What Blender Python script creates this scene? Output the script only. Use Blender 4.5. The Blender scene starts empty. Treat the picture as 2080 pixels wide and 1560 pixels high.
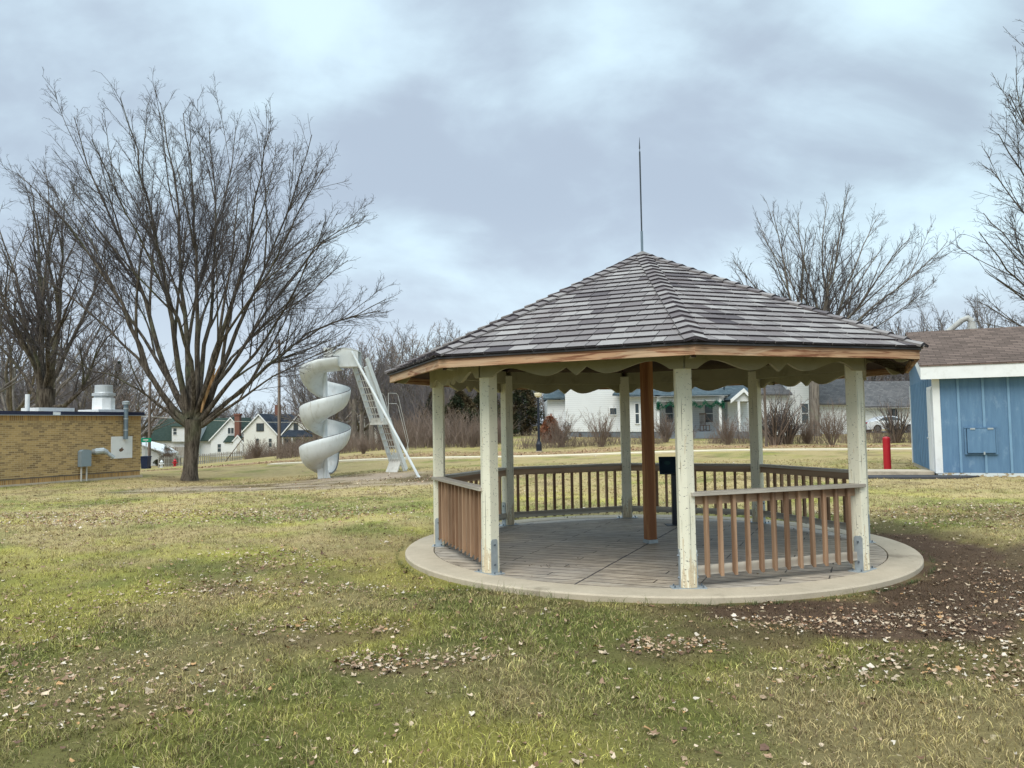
import bpy, math, random
import numpy as np
from mathutils import Vector, Matrix
R=math.radians; PI=math.pi
rng=np.random.default_rng(7); random.seed(7)
S=bpy.context.scene; COL=S.collection
# ------------------------------------------------------------ camera geometry
F=1562.; PITCH=.0533; ROLL=-.0157; CH=1.6
def un(px,py,Y):
    u=px-1040; v=py-780; c,s=math.cos(ROLL),math.sin(ROLL)
    uu=c*u+s*v; vv=-s*u+c*v
    x=uu/F; z=-vv/F
    dy=math.cos(PITCH)-z*math.sin(PITCH); dz=math.sin(PITCH)+z*math.cos(PITCH)
    return x/dy*Y, dz/dy*Y+CH
# ------------------------------------------------------------ terrain
_cp=[(0,0,0),(-6,3,0),(8,3,0),(0,6,0),(-4,8,0),(6,7,0),(1.8,10.3,0),(6,11,0),(-2,13,0),(2,15,0),(10,12,0),(-10,12,0),(-14,18,-.1),(14,16,0),
 (-17.3,26,-.22),(-15,31,-.23),(-13,31,-.44),(-7.2,29,-.29),(-3.6,29,-.1),(-3.3,27,-.2),(12.1,25,-.08),(12.1,22,-.06),(17,24,-.05),
 (-9.2,42,-.17),(-3.7,41,-.08),(11.4,39,.09),(19.6,38,.04),(1.5,45.7,-.02),(-38,80,-2.32),(-28,80,-1.71),(9.4,57,.52),(4,57,.66),(32,67,.46),
 (-5.6,46,.1),(6.2,47,.22),(19.3,46,.1),(-55,140,-3.2),(-38,140,-2.7),(-30,110,-2.0),(-10,75,.3),(0,90,.8),(20,90,1.0),(-25,30,-.5),(-40,40,-1.2),
 (-30,10,-.1),(-10,-10,0),(10,-10,0),(0,-60,0),(60,40,.3),(60,-20,0),(-60,-20,-.5),(-22,50,-.9),(50,140,1.2),(0,160,1.),(-120,140,-4),(-250,300,-5),(0,400,0),(250,300,1),(-300,0,-3),(300,0,0),(0,-300,0)]
_cp=np.array(_cp,float)
def _tk(d2): return np.where(d2>0,d2*np.log(np.maximum(d2,1e-12)),0.)*1e-2
def _tps():
    n=len(_cp); X=_cp[:,:2]
    K=_tk(((X[:,None]-X[None])**2).sum(-1))+np.eye(n)*.02
    P=np.c_[np.ones(n),X]; A=np.block([[K,P],[P.T,np.zeros((3,3))]])
    return np.linalg.solve(A,np.r_[_cp[:,2],0,0,0])
_w=_tps()
def ground(x,y):
    x=np.asarray(x,float); y=np.asarray(y,float); sh=x.shape; x=x.ravel(); y=y.ravel()
    o=np.empty(len(x))
    for i in range(0,len(x),20000):
        a=x[i:i+20000]; b=y[i:i+20000]
        d2=(a[:,None]-_cp[None,:,0])**2+(b[:,None]-_cp[None,:,1])**2
        o[i:i+20000]=_tk(d2)@_w[:-3]+_w[-3]+_w[-2]*a+_w[-1]*b
    # flat under the gazebo
    r=np.hypot(x-1.795,y-10.33); k=np.clip((r-3.6)/3,0,1)
    lip=np.clip(1-(r-3.15)/1.6,0,1); return (o*k-.055*lip*lip*(3-2*lip)).reshape(sh)
def gz(x,y): return float(ground(np.array([x]),np.array([y]))[0])
def hsh(ix,iy,s):
    n=(ix.astype(np.int64)*374761393+iy.astype(np.int64)*668265263+s*974634777)&0xffffffff
    n=((n^(n>>13))*1274126177)&0xffffffff
    return ((n^(n>>16))&0xffff)/65535.
def vnoise(x,y,s=0):
    ix=np.floor(x); iy=np.floor(y); fx=x-ix; fy=y-iy; fx=fx*fx*(3-2*fx); fy=fy*fy*(3-2*fy)
    ix=ix.astype(int); iy=iy.astype(int)
    a=hsh(ix,iy,s);b=hsh(ix+1,iy,s);c=hsh(ix,iy+1,s);d=hsh(ix+1,iy+1,s)
    return (a*(1-fx)+b*fx)*(1-fy)+(c*(1-fx)+d*fx)*fy
def fbm(x,y,s=0,o=4):
    r=0;a=.5;t=0
    for i in range(o): r=r+a*vnoise(x*2**i,y*2**i,s+i*17); t+=a; a*=.55
    return r/t
# ------------------------------------------------------------ mesh helpers
class MB:
    def __init__(s): s.v=[]; s.f=[]; s.t=[]; s.n=0
    def add(s,v,f,t=.5):
        v=np.asarray(v,float).reshape(-1,3); s.v.append(v)
        for q in f: s.f.append(tuple(int(i)+s.n for i in q)); s.t.append(t)
        s.n+=len(v); return s
    def box(s,c,d,M=None,t=.5,rz=0):
        x,y,z=d[0]/2,d[1]/2,d[2]/2
        v=np.array([(-x,-y,-z),(x,-y,-z),(x,y,-z),(-x,y,-z),(-x,-y,z),(x,-y,z),(x,y,z),(-x,y,z)])
        if rz: c_,s_=math.cos(rz),math.sin(rz); v=v@np.array([[c_,s_,0],[-s_,c_,0],[0,0,1]])
        v=v+np.array(c)
        if M is not None: v=np.array([tuple(M@Vector(p)) for p in v])
        return s.add(v,[(3,2,1,0),(4,5,6,7),(0,1,5,4),(1,2,6,5),(2,3,7,6),(3,0,4,7)],t)
    def b2(s,x0,x1,y0,y1,z0,z1,t=.5): return s.box(((x0+x1)/2,(y0+y1)/2,(z0+z1)/2),(x1-x0,y1-y0,z1-z0),t=t)
    def prism(s,poly,M,h,t=.5):
        n=len(poly); v=[tuple(M@Vector((p[0],p[1],0))) for p in poly]+[tuple(M@Vector((p[0],p[1],h))) for p in poly]
        f=[tuple(range(n-1,-1,-1)),tuple(range(n,2*n))]+[(i,(i+1)%n,n+(i+1)%n,n+i) for i in range(n)]
        return s.add(v,f,t)
    def tube(s,pts,rad,k=8,caps=True,t=.5):
        pts=np.array(pts,float); n=len(pts); rad=np.broadcast_to(rad,(n,))
        T=np.gradient(pts,axis=0); T/=np.linalg.norm(T,axis=1)[:,None]+1e-12
        up=np.array([0,0,1.]) if abs(T[0,2])<.9 else np.array([1.,0,0])
        u=np.cross(T[0],up); u/=np.linalg.norm(u); V=[]
        for i in range(n):
            u=u-T[i]*(u@T[i]); u/=np.linalg.norm(u); w=np.cross(T[i],u)
            for j in range(k):
                a=2*PI*j/k; V.append(pts[i]+rad[i]*(math.cos(a)*u+math.sin(a)*w))
        f=[(i*k+j,i*k+(j+1)%k,(i+1)*k+(j+1)%k,(i+1)*k+j) for i in range(n-1) for j in range(k)]
        if caps: f+=[tuple(range(k-1,-1,-1)),tuple(range((n-1)*k,n*k))]
        return s.add(V,f,t)
    def cyl(s,a,b,r,k=10,t=.5,r2=None): return s.tube([a,b],[r,r if r2 is None else r2],k,True,t)
    def lathe(s,prof,c=(0,0,0),k=16,t=.5):
        V=[];n=len(prof)
        for r,z in prof:
            for j in range(k): a=2*PI*j/k; V.append((c[0]+r*math.cos(a),c[1]+r*math.sin(a),c[2]+z))
        f=[(i*k+j,i*k+(j+1)%k,(i+1)*k+(j+1)%k,(i+1)*k+j) for i in range(n-1) for j in range(k)]
        f+=[tuple(range(k-1,-1,-1)),tuple(range((n-1)*k,n*k))]
        return s.add(V,f,t)
    def build(s,name,mat,parent=None,bevel=0,smooth=False,**tg):
        me=bpy.data.meshes.new(name); me.from_pydata(np.concatenate(s.v).tolist(),[],s.f)
        a=me.attributes.new('tint','FLOAT','FACE'); a.data.foreach_set('value',np.array(s.t,np.float32))
        me.materials.append(mat)
        if smooth: me.shade_smooth()
        o=bpy.data.objects.new(name,me); COL.objects.link(o); o.parent=parent
        if bevel:
            b=o.modifiers.new('b','BEVEL'); b.width=bevel; b.segments=1; b.limit_method='ANGLE'
        if tg: tag(o,**tg)
        return o
def tag(o,label=None,cat=None,group=None,kind=None):
    if label: o['label']=label
    if cat: o['category']=cat
    if group: o['group']=group
    if kind: o['kind']=kind
    return o
def empty(name,loc=(0,0,0),rz=0,label=None,cat=None,group=None):
    o=bpy.data.objects.new(name,None); COL.objects.link(o); o.location=loc; o.rotation_euler=(0,0,rz); o.empty_display_size=.2
    return tag(o,label,cat,group)
def kids(o): return [c for c in bpy.data.objects if c.parent==o]
def copy_tree(o,loc=None,rz=None,sc=None,label=None,parent=None):
    ch=kids(o); c=o.copy(); COL.objects.link(c); c.parent=parent
    if loc is not None: c.location=loc
    if rz is not None: c.rotation_euler=(0,0,rz)
    if sc is not None: c.scale=sc if hasattr(sc,'__len__') else (sc,)*3
    if label: c['label']=label
    for k in ch: copy_tree(k,parent=c)
    return c
def rawmesh(name,V,Fv,mat,parent=None,col=None,smooth=False,tint=None):
    """V (n,3); Fv int array (m,k) all same size"""
    me=bpy.data.meshes.new(name); V=np.asarray(V,np.float32)
    if not isinstance(Fv,list): Fv=[Fv]
    me.vertices.add(len(V)); me.vertices.foreach_set('co',V.ravel())
    loops=np.concatenate([f.ravel() for f in Fv]).astype(np.int32)
    tot=np.concatenate([np.full(len(f),f.shape[1]) for f in Fv]).astype(np.int32)
    st=np.concatenate([[0],np.cumsum(tot)[:-1]]).astype(np.int32)
    me.loops.add(len(loops)); me.loops.foreach_set('vertex_index',loops)
    me.polygons.add(len(tot)); me.polygons.foreach_set('loop_start',st)
    try: me.polygons.foreach_set('loop_total',tot)
    except Exception: pass
    me.update(calc_edges=True); me.materials.append(mat)
    if col is not None:
        a=me.color_attributes.new('col','FLOAT_COLOR','POINT'); c=np.ones((len(V),4),np.float32); c[:,:3]=col; a.data.foreach_set('color',c.ravel())
    if smooth: me.shade_smooth()
    o=bpy.data.objects.new(name,me); COL.objects.link(o); o.parent=parent
    return o
# ------------------------------------------------------------ materials
class NT:
    def __init__(s,name):
        s.m=bpy.data.materials.new(name); s.m.use_nodes=True; s.n=s.m.node_tree.nodes; s.l=s.m.node_tree.links
        s.b=s.n['Principled BSDF']; s.tc=None
    def node(s,t,**k):
        n=s.n.new(t)
        for a,v in k.items(): setattr(n,a,v)
        return n
    def set(s,sock,v):
        if isinstance(v,(int,float,tuple,list)):
            if isinstance(v,(tuple,list)) and len(v)==3 and sock.type=='RGBA': v=(*v,1)
            sock.default_value=v
        else: s.l.new(v,sock)
    def coord(s,scale=(1,1,1),rot=(0,0,0),kind='Object',loc=(0,0,0)):
        if not s.tc: s.tc=s.node('ShaderNodeTexCoord')
        m=s.node('ShaderNodeMapping'); s.l.new(s.tc.outputs[kind],m.inputs[0])
        m.inputs['Scale'].default_value=scale; m.inputs['Rotation'].default_value=rot; m.inputs['Location'].default_value=loc
        return m.outputs[0]
    def noise(s,scale,co=None,detail=4,rough=.6,dist=0):
        n=s.node('ShaderNodeTexNoise'); n.inputs['Scale'].default_value=scale; n.inputs['Detail'].default_value=detail
        n.inputs['Roughness'].default_value=rough; n.inputs['Distortion'].default_value=dist
        s.l.new(co if co is not None else s.coord(),n.inputs['Vector']); return n.outputs['Fac']
    def ramp(s,fac,a,b,smooth=True):
        n=s.node('ShaderNodeMapRange'); n.interpolation_type='SMOOTHSTEP' if smooth else 'LINEAR'
        s.l.new(fac,n.inputs[0]); n.inputs[1].default_value=a; n.inputs[2].default_value=b; return n.outputs[0]
    def mix(s,f,a,b,mode='MIX'):
        n=s.node('ShaderNodeMix',data_type='RGBA',blend_type=mode)
        s.set(n.inputs[0],f); s.set(n.inputs[6],a); s.set(n.inputs[7],b); return n.outputs[2]
    def math(s,op,a,b=0.,c=0.):
        n=s.node('ShaderNodeMath',operation=op); s.set(n.inputs[0],a); s.set(n.inputs[1],b); s.set(n.inputs[2],c); return n.outputs[0]
    def attr(s,name):
        n=s.node('ShaderNodeAttribute',attribute_name=name); return n
    def rnd(s): return s.node('ShaderNodeObjectInfo').outputs['Random']
    def bump(s,h,st=.3,d=.01):
        n=s.node('ShaderNodeBump'); n.inputs['Strength'].default_value=st; n.inputs['Distance'].default_value=d
        s.l.new(h,n.inputs['Height']); s.l.new(n.outputs[0],s.b.inputs['Normal'])
    def val(s,f,lo,hi):
        n=s.node('ShaderNodeMapRange'); s.l.new(f,n.inputs[0]); n.inputs[3].default_value=lo; n.inputs[4].default_value=hi; return n.outputs[0]
    def mul(s,col,f):   # colour * float
        n=s.node('ShaderNodeVectorMath',operation='SCALE'); s.set(n.inputs[0],col if not isinstance(col,tuple) else col); s.set(n.inputs['Scale'],f); return n.outputs[0]
    def done(s,col,rough=.8,spec=.3,metal=0):
        s.set(s.b.inputs['Base Color'],col); s.set(s.b.inputs['Roughness'],rough); s.b.inputs['Specular IOR Level'].default_value=spec
        s.b.inputs['Metallic'].default_value=metal; return s.m
def simple(name,c,rough=.7,spec=.3,metal=0,var=.15,scale=3.,dirt=None,bump=0,tint=0,st=(1,1,1),obj=0):
    n=NT(name); co=n.coord(st); f=n.noise(scale,co,5)
    k=n.val(f,1-var*1.6,1+var*1.6)
    if tint: k=n.math('MULTIPLY',k,n.val(n.attr('tint').outputs['Fac'],1-tint,1+tint))
    if obj: k=n.math('MULTIPLY',k,n.val(n.rnd(),1-obj,1+obj))
    col=n.mul(n.mix(0.,c,c),k)
    if dirt: col=n.mix(n.math('MULTIPLY',n.ramp(n.noise(scale*1.7,n.coord(st,loc=(5,3,1)),6,.7),.5,.72),dirt[1]),col,dirt[0])
    if bump: n.bump(n.noise(scale*8,co,4),bump,.01)
    return n.done(col,rough,spec,metal)
def wood(name,a,b,axis='x',sc=1.,tint=0,obj=.12,rough=.75,weather=None,knots=True):
    n=NT(name); st={'x':(1.2,14,14),'z':(14,14,1.2),'y':(14,1.2,14)}[axis]
    st=tuple(x*sc for x in st)
    r=n.rnd(); off=n.node('ShaderNodeCombineXYZ'); n.l.new(n.math('MULTIPLY',r,37.),off.inputs[0]); n.l.new(n.math('MULTIPLY',r,17.),off.inputs[1]); n.l.new(n.math('MULTIPLY',r,29.),off.inputs[2])
    base=n.coord(st); va=n.node('ShaderNodeVectorMath',operation='ADD'); n.l.new(base,va.inputs[0]); n.l.new(off.outputs[0],va.inputs[1])
    g=n.noise(1.3,va.outputs[0],5,.65,1.2)
    w=n.node('ShaderNodeTexWave'); w.inputs['Scale'].default_value=.16; w.inputs['Distortion'].default_value=9; w.inputs['Detail'].default_value=4; w.inputs['Detail Scale'].default_value=.6
    w.bands_direction={'x':'Z','z':'X','y':'X'}[axis]; n.l.new(va.outputs[0],w.inputs[0])
    f=n.math('ADD',n.math('MULTIPLY',g,.65),n.math('MULTIPLY',w.outputs['Fac'],.35))
    col=n.mix(n.ramp(f,.3,.72),a,b)
    if weather: col=n.mix(n.math('MULTIPLY',n.ramp(n.noise(1.2,n.coord(tuple(x*.4 for x in st)),4),.4,.65),weather[1]),col,weather[0])
    if knots:
        v=n.node('ShaderNodeTexVoronoi'); v.inputs['Scale'].default_value=.6; n.l.new(n.coord(tuple(x*.45 for x in st)),v.inputs[0])
        col=n.mix(n.ramp(v.outputs['Distance'],.09,.03),col,tuple(x*.3 for x in a))
    k=n.val(n.rnd(),1-obj,1+obj)
    if tint: k=n.math('MULTIPLY',k,n.val(n.attr('tint').outputs['Fac'],1-tint,1+tint))
    n.bump(f,.25,.004)
    return n.done(n.mul(col,k),rough,.25)
M={}
def mk():
    # painted post with flaking paint
    n=NT('flaking_paint'); co=n.coord((1,1,1))
    base=n.mix(n.noise(2.2,co,3),(.68,.65,.50),(.84,.80,.66))
    grain=n.noise(1.,n.coord((60,60,2.5)),4,.6)
    base=n.mix(n.ramp(grain,.62,.8),base,(.45,.43,.32))
    fl=n.noise(1.,n.coord((34,34,60)),4,.65); big=n.noise(1.1,n.coord((1,1,1.3),loc=(3,1,2)),2)
    sep=n.node('ShaderNodeSeparateXYZ'); n.l.new(n.coord(),sep.inputs[0])
    low=n.ramp(sep.outputs[2],.55,.0)
    m=n.ramp(n.math('ADD',n.math('ADD',fl,n.math('MULTIPLY',big,.16)),n.math('MULTIPLY',low,.06)),.725,.75)
    col=n.mix(m,base,(.15,.14,.12))
    worn=n.ramp(n.math('ADD',n.noise(1.,n.coord((34,34,3.)),4,.7),n.math('MULTIPLY',low,.22)),.63,.69)
    col=n.mix(n.math('MULTIPLY',worn,.8),col,(.55,.43,.27))
    col=n.mix(n.math('MULTIPLY',n.ramp(n.noise(1.,n.coord((70,70,1.3),loc=(2,2,2)),3,.6),.66,.70),.75),col,(.12,.10,.075))
    n.bump(n.math('SUBTRACT',grain,m),.35,.004); M['post']=n.done(col,.6,.35)
    M['cream']=simple('cream_paint',(.35,.32,.22),.65,.3,var=.1,scale=4,dirt=((.13,.12,.09),.35),st=(1,1,1))
    M['cedar']=wood('cedar_board',(.30,.115,.045),(.66,.40,.23),'x',.55,obj=.08,weather=((.62,.47,.33),.6),knots=False)
    n=NT('cedar_fascia'); r=n.rnd(); of=n.node('ShaderNodeCombineXYZ'); n.l.new(n.math('MULTIPLY',r,91.),of.inputs[0]); n.l.new(n.math('MULTIPLY',r,13.),of.inputs[2])
    va=n.node('ShaderNodeVectorMath',operation='ADD'); n.l.new(n.coord((.9,1,22)),va.inputs[0]); n.l.new(of.outputs[0],va.inputs[1]); g=n.noise(1.,va.outputs[0],6,.62,2.2)
    va2=n.node('ShaderNodeVectorMath',operation='ADD'); n.l.new(n.coord((1.4,1,9)),va2.inputs[0]); n.l.new(of.outputs[0],va2.inputs[1]); g2=n.noise(1.,va2.outputs[0],4,.6,.8)
    c=n.mix(n.ramp(g,.40,.58),(.20,.08,.04),(.50,.30,.175)); c=n.mix(n.math('MULTIPLY',n.ramp(g2,.47,.62),.6),c,(.56,.41,.27))
    sp=n.node('ShaderNodeSeparateXYZ'); n.l.new(n.coord(),sp.inputs[0]); c=n.mix(n.math('MULTIPLY',n.ramp(n.math('ADD',sp.outputs[2],n.math('MULTIPLY',g2,.05)),2.285,2.315),.6),c,(.16,.07,.04)); n.bump(g,.3,.004); M['fascia']=n.done(c,.7,.25)
    M['cedarz']=wood('cedar_post',(.22,.09,.04),(.44,.22,.10),'z',.8,obj=.05)
    M['rail']=wood('treated_rail',(.27,.165,.10),(.45,.30,.195),'x',1,obj=.1,weather=((.38,.31,.23),.3))
    M['cap']=wood('weathered_cap_rail',(.34,.30,.25),(.56,.51,.43),'x',1,obj=.06)
    M['bal']=wood('baluster_wood',(.19,.11,.065),(.38,.24,.15),'z',1,obj=.28)
    M['steel2']=simple('pale_sheet_metal',(.5,.52,.53),.45,.5,.3,.08,5)
    M['steel']=simple('galvanised_steel',(.36,.40,.42),.5,.5,.35,.2,14)
    M['bolt']=simple('bolt_steel',(.16,.19,.22),.45,.5,.6,.1,20)
    M['darksteel']=simple('dark_steel',(.05,.06,.07),.5,.4,.5,.1,20)
    # shingles
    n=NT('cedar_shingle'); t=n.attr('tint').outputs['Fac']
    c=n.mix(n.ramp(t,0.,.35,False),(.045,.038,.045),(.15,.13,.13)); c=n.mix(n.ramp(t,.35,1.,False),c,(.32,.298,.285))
    c=n.mix(n.math('MULTIPLY',n.ramp(n.noise(1.1,n.coord((1,1,1)),5,.7),.50,.68),.4),c,(.14,.11,.11))
    c=n.mul(c,n.val(n.noise(45.,n.coord((1,1,1)),3),.75,1.25)); n.bump(n.noise(60.,n.coord((1,1,1)),3),.3,.004)
    M['shingle']=n.done(c,.85,.2)
    M['ridge']=simple('ridge_shingle',(.165,.155,.15),.85,.2,var=.3,scale=9,tint=.35)
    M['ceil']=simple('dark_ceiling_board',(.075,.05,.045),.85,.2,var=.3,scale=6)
    # concrete
    n=NT('pale_concrete'); c=n.mix(n.noise(2.5,n.coord(),6,.7),(.31,.262,.195),(.57,.485,.37))
    c=n.mix(n.math('MULTIPLY',n.ramp(n.noise(1.3,n.coord(loc=(4,4,4)),5,.7),.55,.75),.8),c,(.20,.165,.12))
    c=n.mul(c,n.val(n.noise(90.,n.coord(),2),.85,1.15)); n.bump(n.noise(50.,n.coord(),4),.2,.006); M['conc']=n.done(c,.85,.2)
    n=NT('stamped_plank_concrete'); co=n.coord((1,1,1),rot=(0,0,R(25)))
    wv=n.node('ShaderNodeVectorMath',operation='ADD'); n.l.new(co,wv.inputs[0])
    nz=n.node('ShaderNodeTexNoise'); nz.inputs['Scale'].default_value=2.; n.l.new(co,nz.inputs[0]); sc=n.node('ShaderNodeVectorMath',operation='SCALE'); n.l.new(nz.outputs['Color'],sc.inputs[0]); sc.inputs['Scale'].default_value=.018; n.l.new(sc.outputs[0],wv.inputs[1])
    b=n.node('ShaderNodeTexBrick'); b.offset=.38; b.offset_frequency=3; b.squash=1.; n.l.new(wv.outputs[0],b.inputs[0]); b.inputs['Scale'].default_value=1.; b.inputs['Mortar Size'].default_value=.009; b.inputs['Mortar Smooth'].default_value=.4
    b.inputs['Brick Width'].default_value=1.15; b.inputs['Row Height'].default_value=.165; b.inputs['Color1'].default_value=(.9,.9,.9,1); b.inputs['Color2'].default_value=(1.1,1.1,1.1,1); b.inputs['Mortar'].default_value=(.16,.15,.14,1)
    g=n.noise(1.,n.coord((3,38,1),rot=(0,0,R(25))),6,.7); big=n.noise(.55,n.coord(loc=(2,7,0)),4,.6)
    c=n.mix(n.ramp(g,.35,.65),(.16,.125,.09),(.59,.49,.37)); c=n.mix(n.ramp(big,.40,.62),c,(.26,.25,.24),'MIX')
    c=n.mix(.6,c,n.mix(n.ramp(g,.35,.65),(.16,.13,.10),(.59,.50,.39)))
    c=n.mix(1.,c,b.outputs['Color'],'MULTIPLY')
    c=n.mix(n.math('MULTIPLY',n.ramp(n.noise(1.,n.coord((1.2,5,1),rot=(0,0,R(25)),loc=(1,9,3)),5,.7),.56,.70),.6),c,(.62,.56,.48))
    n.bump(n.math('ADD',n.math('MULTIPLY',g,.35),n.math('MULTIPLY',b.outputs['Fac'],-1.)),.5,.006); M['floor']=n.done(c,n.val(g,.45,.75),.35)
    # brick wall (object X along wall)
    n=NT('yellow_brick'); mp=n.coord((1,1,1)); sp=n.node('ShaderNodeSeparateXYZ'); n.l.new(mp,sp.inputs[0]); cb=n.node('ShaderNodeCombineXYZ'); n.l.new(n.math('ADD',sp.outputs[0],sp.outputs[1]),cb.inputs[0]); n.l.new(sp.outputs[2],cb.inputs[1])
    b=n.node('ShaderNodeTexBrick'); n.l.new(cb.outputs[0],b.inputs[0]); b.inputs['Scale'].default_value=1.; b.inputs['Brick Width'].default_value=.21; b.inputs['Row Height'].default_value=.069; b.inputs['Mortar Size'].default_value=.006; b.inputs['Mortar Smooth'].default_value=.3; b.inputs['Bias'].default_value=-.25
    b.inputs['Color1'].default_value=(.42,.285,.125,1); b.inputs['Color2'].default_value=(.13,.085,.05,1); b.inputs['Mortar'].default_value=(.48,.38,.23,1)
    c=n.mul(b.outputs['Color'],n.val(n.noise(1.2,mp,4),.8,1.2)); n.bump(b.outputs['Fac'],-.4,.006); M['brick']=n.done(c,.85,.2)
    n=NT('soldier_brick'); cb2=n.node('ShaderNodeCombineXYZ'); sp=n.node('ShaderNodeSeparateXYZ'); n.l.new(n.coord(),sp.inputs[0]); n.l.new(sp.outputs[2],cb2.inputs[0]); n.l.new(sp.outputs[0],cb2.inputs[1])
    b=n.node('ShaderNodeTexBrick'); b.offset=0; n.l.new(cb2.outputs[0],b.inputs[0]); b.inputs['Scale'].default_value=1.; b.inputs['Brick Width'].default_value=.4; b.inputs['Row Height'].default_value=.069; b.inputs['Mortar Size'].default_value=.006
    b.inputs['Color1'].default_value=(.44,.26,.09,1); b.inputs['Color2'].default_value=(.26,.15,.06,1); b.inputs['Mortar'].default_value=(.42,.34,.22,1); M['soldier']=n.done(b.outputs['Color'],.85,.2)
    n=NT('red_brick'); c=n.mix(n.noise(9.,n.coord((1,1,3)),3),(.14,.06,.045),(.22,.11,.085)); M['redbrick']=n.done(c,.85,.2)
    M['navy']=simple('navy_fascia',(.012,.016,.045),.4,.4,var=.1)
    M['white']=simple('white_paint',(.72,.73,.73),.55,.35,var=.06,scale=2.5,dirt=((.42,.40,.36),.25))
    M['slide']=simple('grey_fibreglass',(.60,.625,.625),.38,.5,var=.09,scale=2.,dirt=((.34,.33,.29),.5),st=(1.6,1.6,.45))
    M['slidein']=simple('weathered_ladder_metal',(.56,.555,.52),.5,.4,var=.15,scale=5.,dirt=((.22,.20,.17),.4))
    M['rimdark']=simple('dark_rim',(.07,.065,.07),.6)
    # blue siding
    n=NT('blue_stained_plywood'); c=n.mix(n.noise(1.,n.coord((9,9,.9)),6,.7),(.06,.125,.22),(.15,.265,.40)); c=n.mix(n.math('MULTIPLY',n.ramp(n.noise(2.5,n.coord((1.5,1.5,.7)),5,.7),.52,.75),.5),c,(.24,.35,.47)); n.bump(n.noise(3.,n.coord((12,12,1)),4),.25,.005); M['blue']=n.done(c,.7,.25)
    n=NT('peeling_white_base'); c=n.mix(n.ramp(n.noise(5.,n.coord((1,1,1.6)),5,.7),.52,.56),(.55,.60,.62),(.33,.26,.16)); M['peel']=n.done(c,.8)
    # asphalt shingle roofs: rows along slope (object z)
    def shroof(name,a,b,row=.14):
        n=NT(name); sp=n.node('ShaderNodeSeparateXYZ'); n.l.new(n.coord(),sp.inputs[0]); cb=n.node('ShaderNodeCombineXYZ'); n.l.new(sp.outputs[0],cb.inputs[0]); n.l.new(sp.outputs[2],cb.inputs[1])
        br=n.node('ShaderNodeTexBrick'); n.l.new(cb.outputs[0],br.inputs[0]); br.inputs['Scale'].default_value=1.; br.inputs['Brick Width'].default_value=.32; br.inputs['Row Height'].default_value=row*.42; br.inputs['Mortar Size'].default_value=.006; br.inputs['Mortar Smooth'].default_value=.2
        br.inputs['Color1'].default_value=(*a,1); br.inputs['Color2'].default_value=(*b,1); br.inputs['Mortar'].default_value=(*[x*.3 for x in a],1)  # joints darkened, shadow line of each shingle row painted in
        c=n.mul(br.outputs['Color'],n.val(n.noise(2.,n.coord(),4),.75,1.25)); n.bump(br.outputs['Fac'],-.4,.01); return n.done(c,.9,.15)
    M['brownroof']=shroof('brown_asphalt_shingle',(.10,.073,.06),(.165,.12,.10))
    M['greenroof']=shroof('green_asphalt_shingle',(.028,.045,.037),(.04,.06,.05),.3)
    M['navyroof']=shroof('navy_asphalt_shingle',(.02,.028,.042),(.035,.045,.06),.3)
    M['greyroof']=shroof('grey_asphalt_shingle',(.085,.085,.088),(.13,.125,.125),.3)
    M['tealroof']=shroof('slate_asphalt_shingle',(.05,.075,.09),(.08,.105,.12),.3)
    # lap siding
    n=NT('white_lap_siding'); sp=n.node('ShaderNodeSeparateXYZ'); n.l.new(n.coord(),sp.inputs[0])
    fr=n.math('FRACT',n.math('MULTIPLY',sp.outputs[2],1/.15)); ln=n.ramp(fr,.90,.96); c=n.mix(ln,(.70,.72,.73),(.33,.35,.37)); c=n.mul(c,n.val(n.noise(.9,n.coord(),3),.93,1.05)); n.bump(fr,.5,.02); M['siding']=n.done(c,.6,.3)
    n=NT('cream_lap_siding'); sp=n.node('ShaderNodeSeparateXYZ'); n.l.new(n.coord(),sp.inputs[0]); fr=n.math('FRACT',n.math('MULTIPLY',sp.outputs[2],1/.2)); c=n.mix(n.ramp(fr,.9,.96),(.68,.68,.65),(.42,.42,.40)); n.bump(fr,.5,.02); M['siding2']=n.done(c,.6,.3)
    M['found']=simple('grey_blue_foundation',(.15,.18,.21),.85,.2,var=.2)
    M['glass']=simple('window_glass',(.05,.065,.075),.12,.6,var=.2,scale=1.)
    M['trimdark']=simple('dark_window_trim',(.04,.035,.035),.6)
    M['red']=simple('red_plastic_sleeve',(.42,.012,.022),.42,.4,var=.08)
    M['black']=simple('black_paint',(.012,.016,.028),.4,.4,var=.1)
    M['lampglass']=simple('cream_lamp_globe',(.72,.66,.5),.4,.4,var=.05)
    M['pole']=wood('weathered_pole',(.10,.075,.06),(.20,.16,.135),'z',.5,obj=.1)
    M['picket']=wood('weathered_picket',(.22,.20,.18),(.38,.36,.33),'z',.5,obj=.2,knots=False)
    M['greybox']=simple('grey_enclosure',(.21,.26,.29),.5,.4,var=.08)
    M['pipe']=simple('galvanised_flue',(.17,.22,.26),.4,.5,.5,.15,6)
    M['garland']=simple('garland_green',(.01,.10,.055),.8,.2,var=.4,scale=8)
    M['carpaint']=simple('white_car_paint',(.72,.73,.75),.25,.6,var=.02)
    M['tyre']=simple('tyre_rubber',(.015,.015,.018),.8)
    M['rim']=simple('dark_alloy',(.10,.105,.12),.35,.5,.7)
    M['brown']=simple('brown_wood_furniture',(.13,.085,.06),.7)
    M['asph']=simple('asphalt',(.055,.055,.06),.9,.2,var=.25,scale=5,bump=.3)
    M['stone']=simple('pale_stone',(.5,.48,.43),.8)
    M['panel']=simple('display_panel',(.015,.03,.045),.3,.5,var=.3,scale=2)
    M['emblem']=simple('panel_emblem',(.04,.085,.085),.35,.4)
    M['signgreen']=simple('green_sign',(.0,.20,.11),.5)
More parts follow.
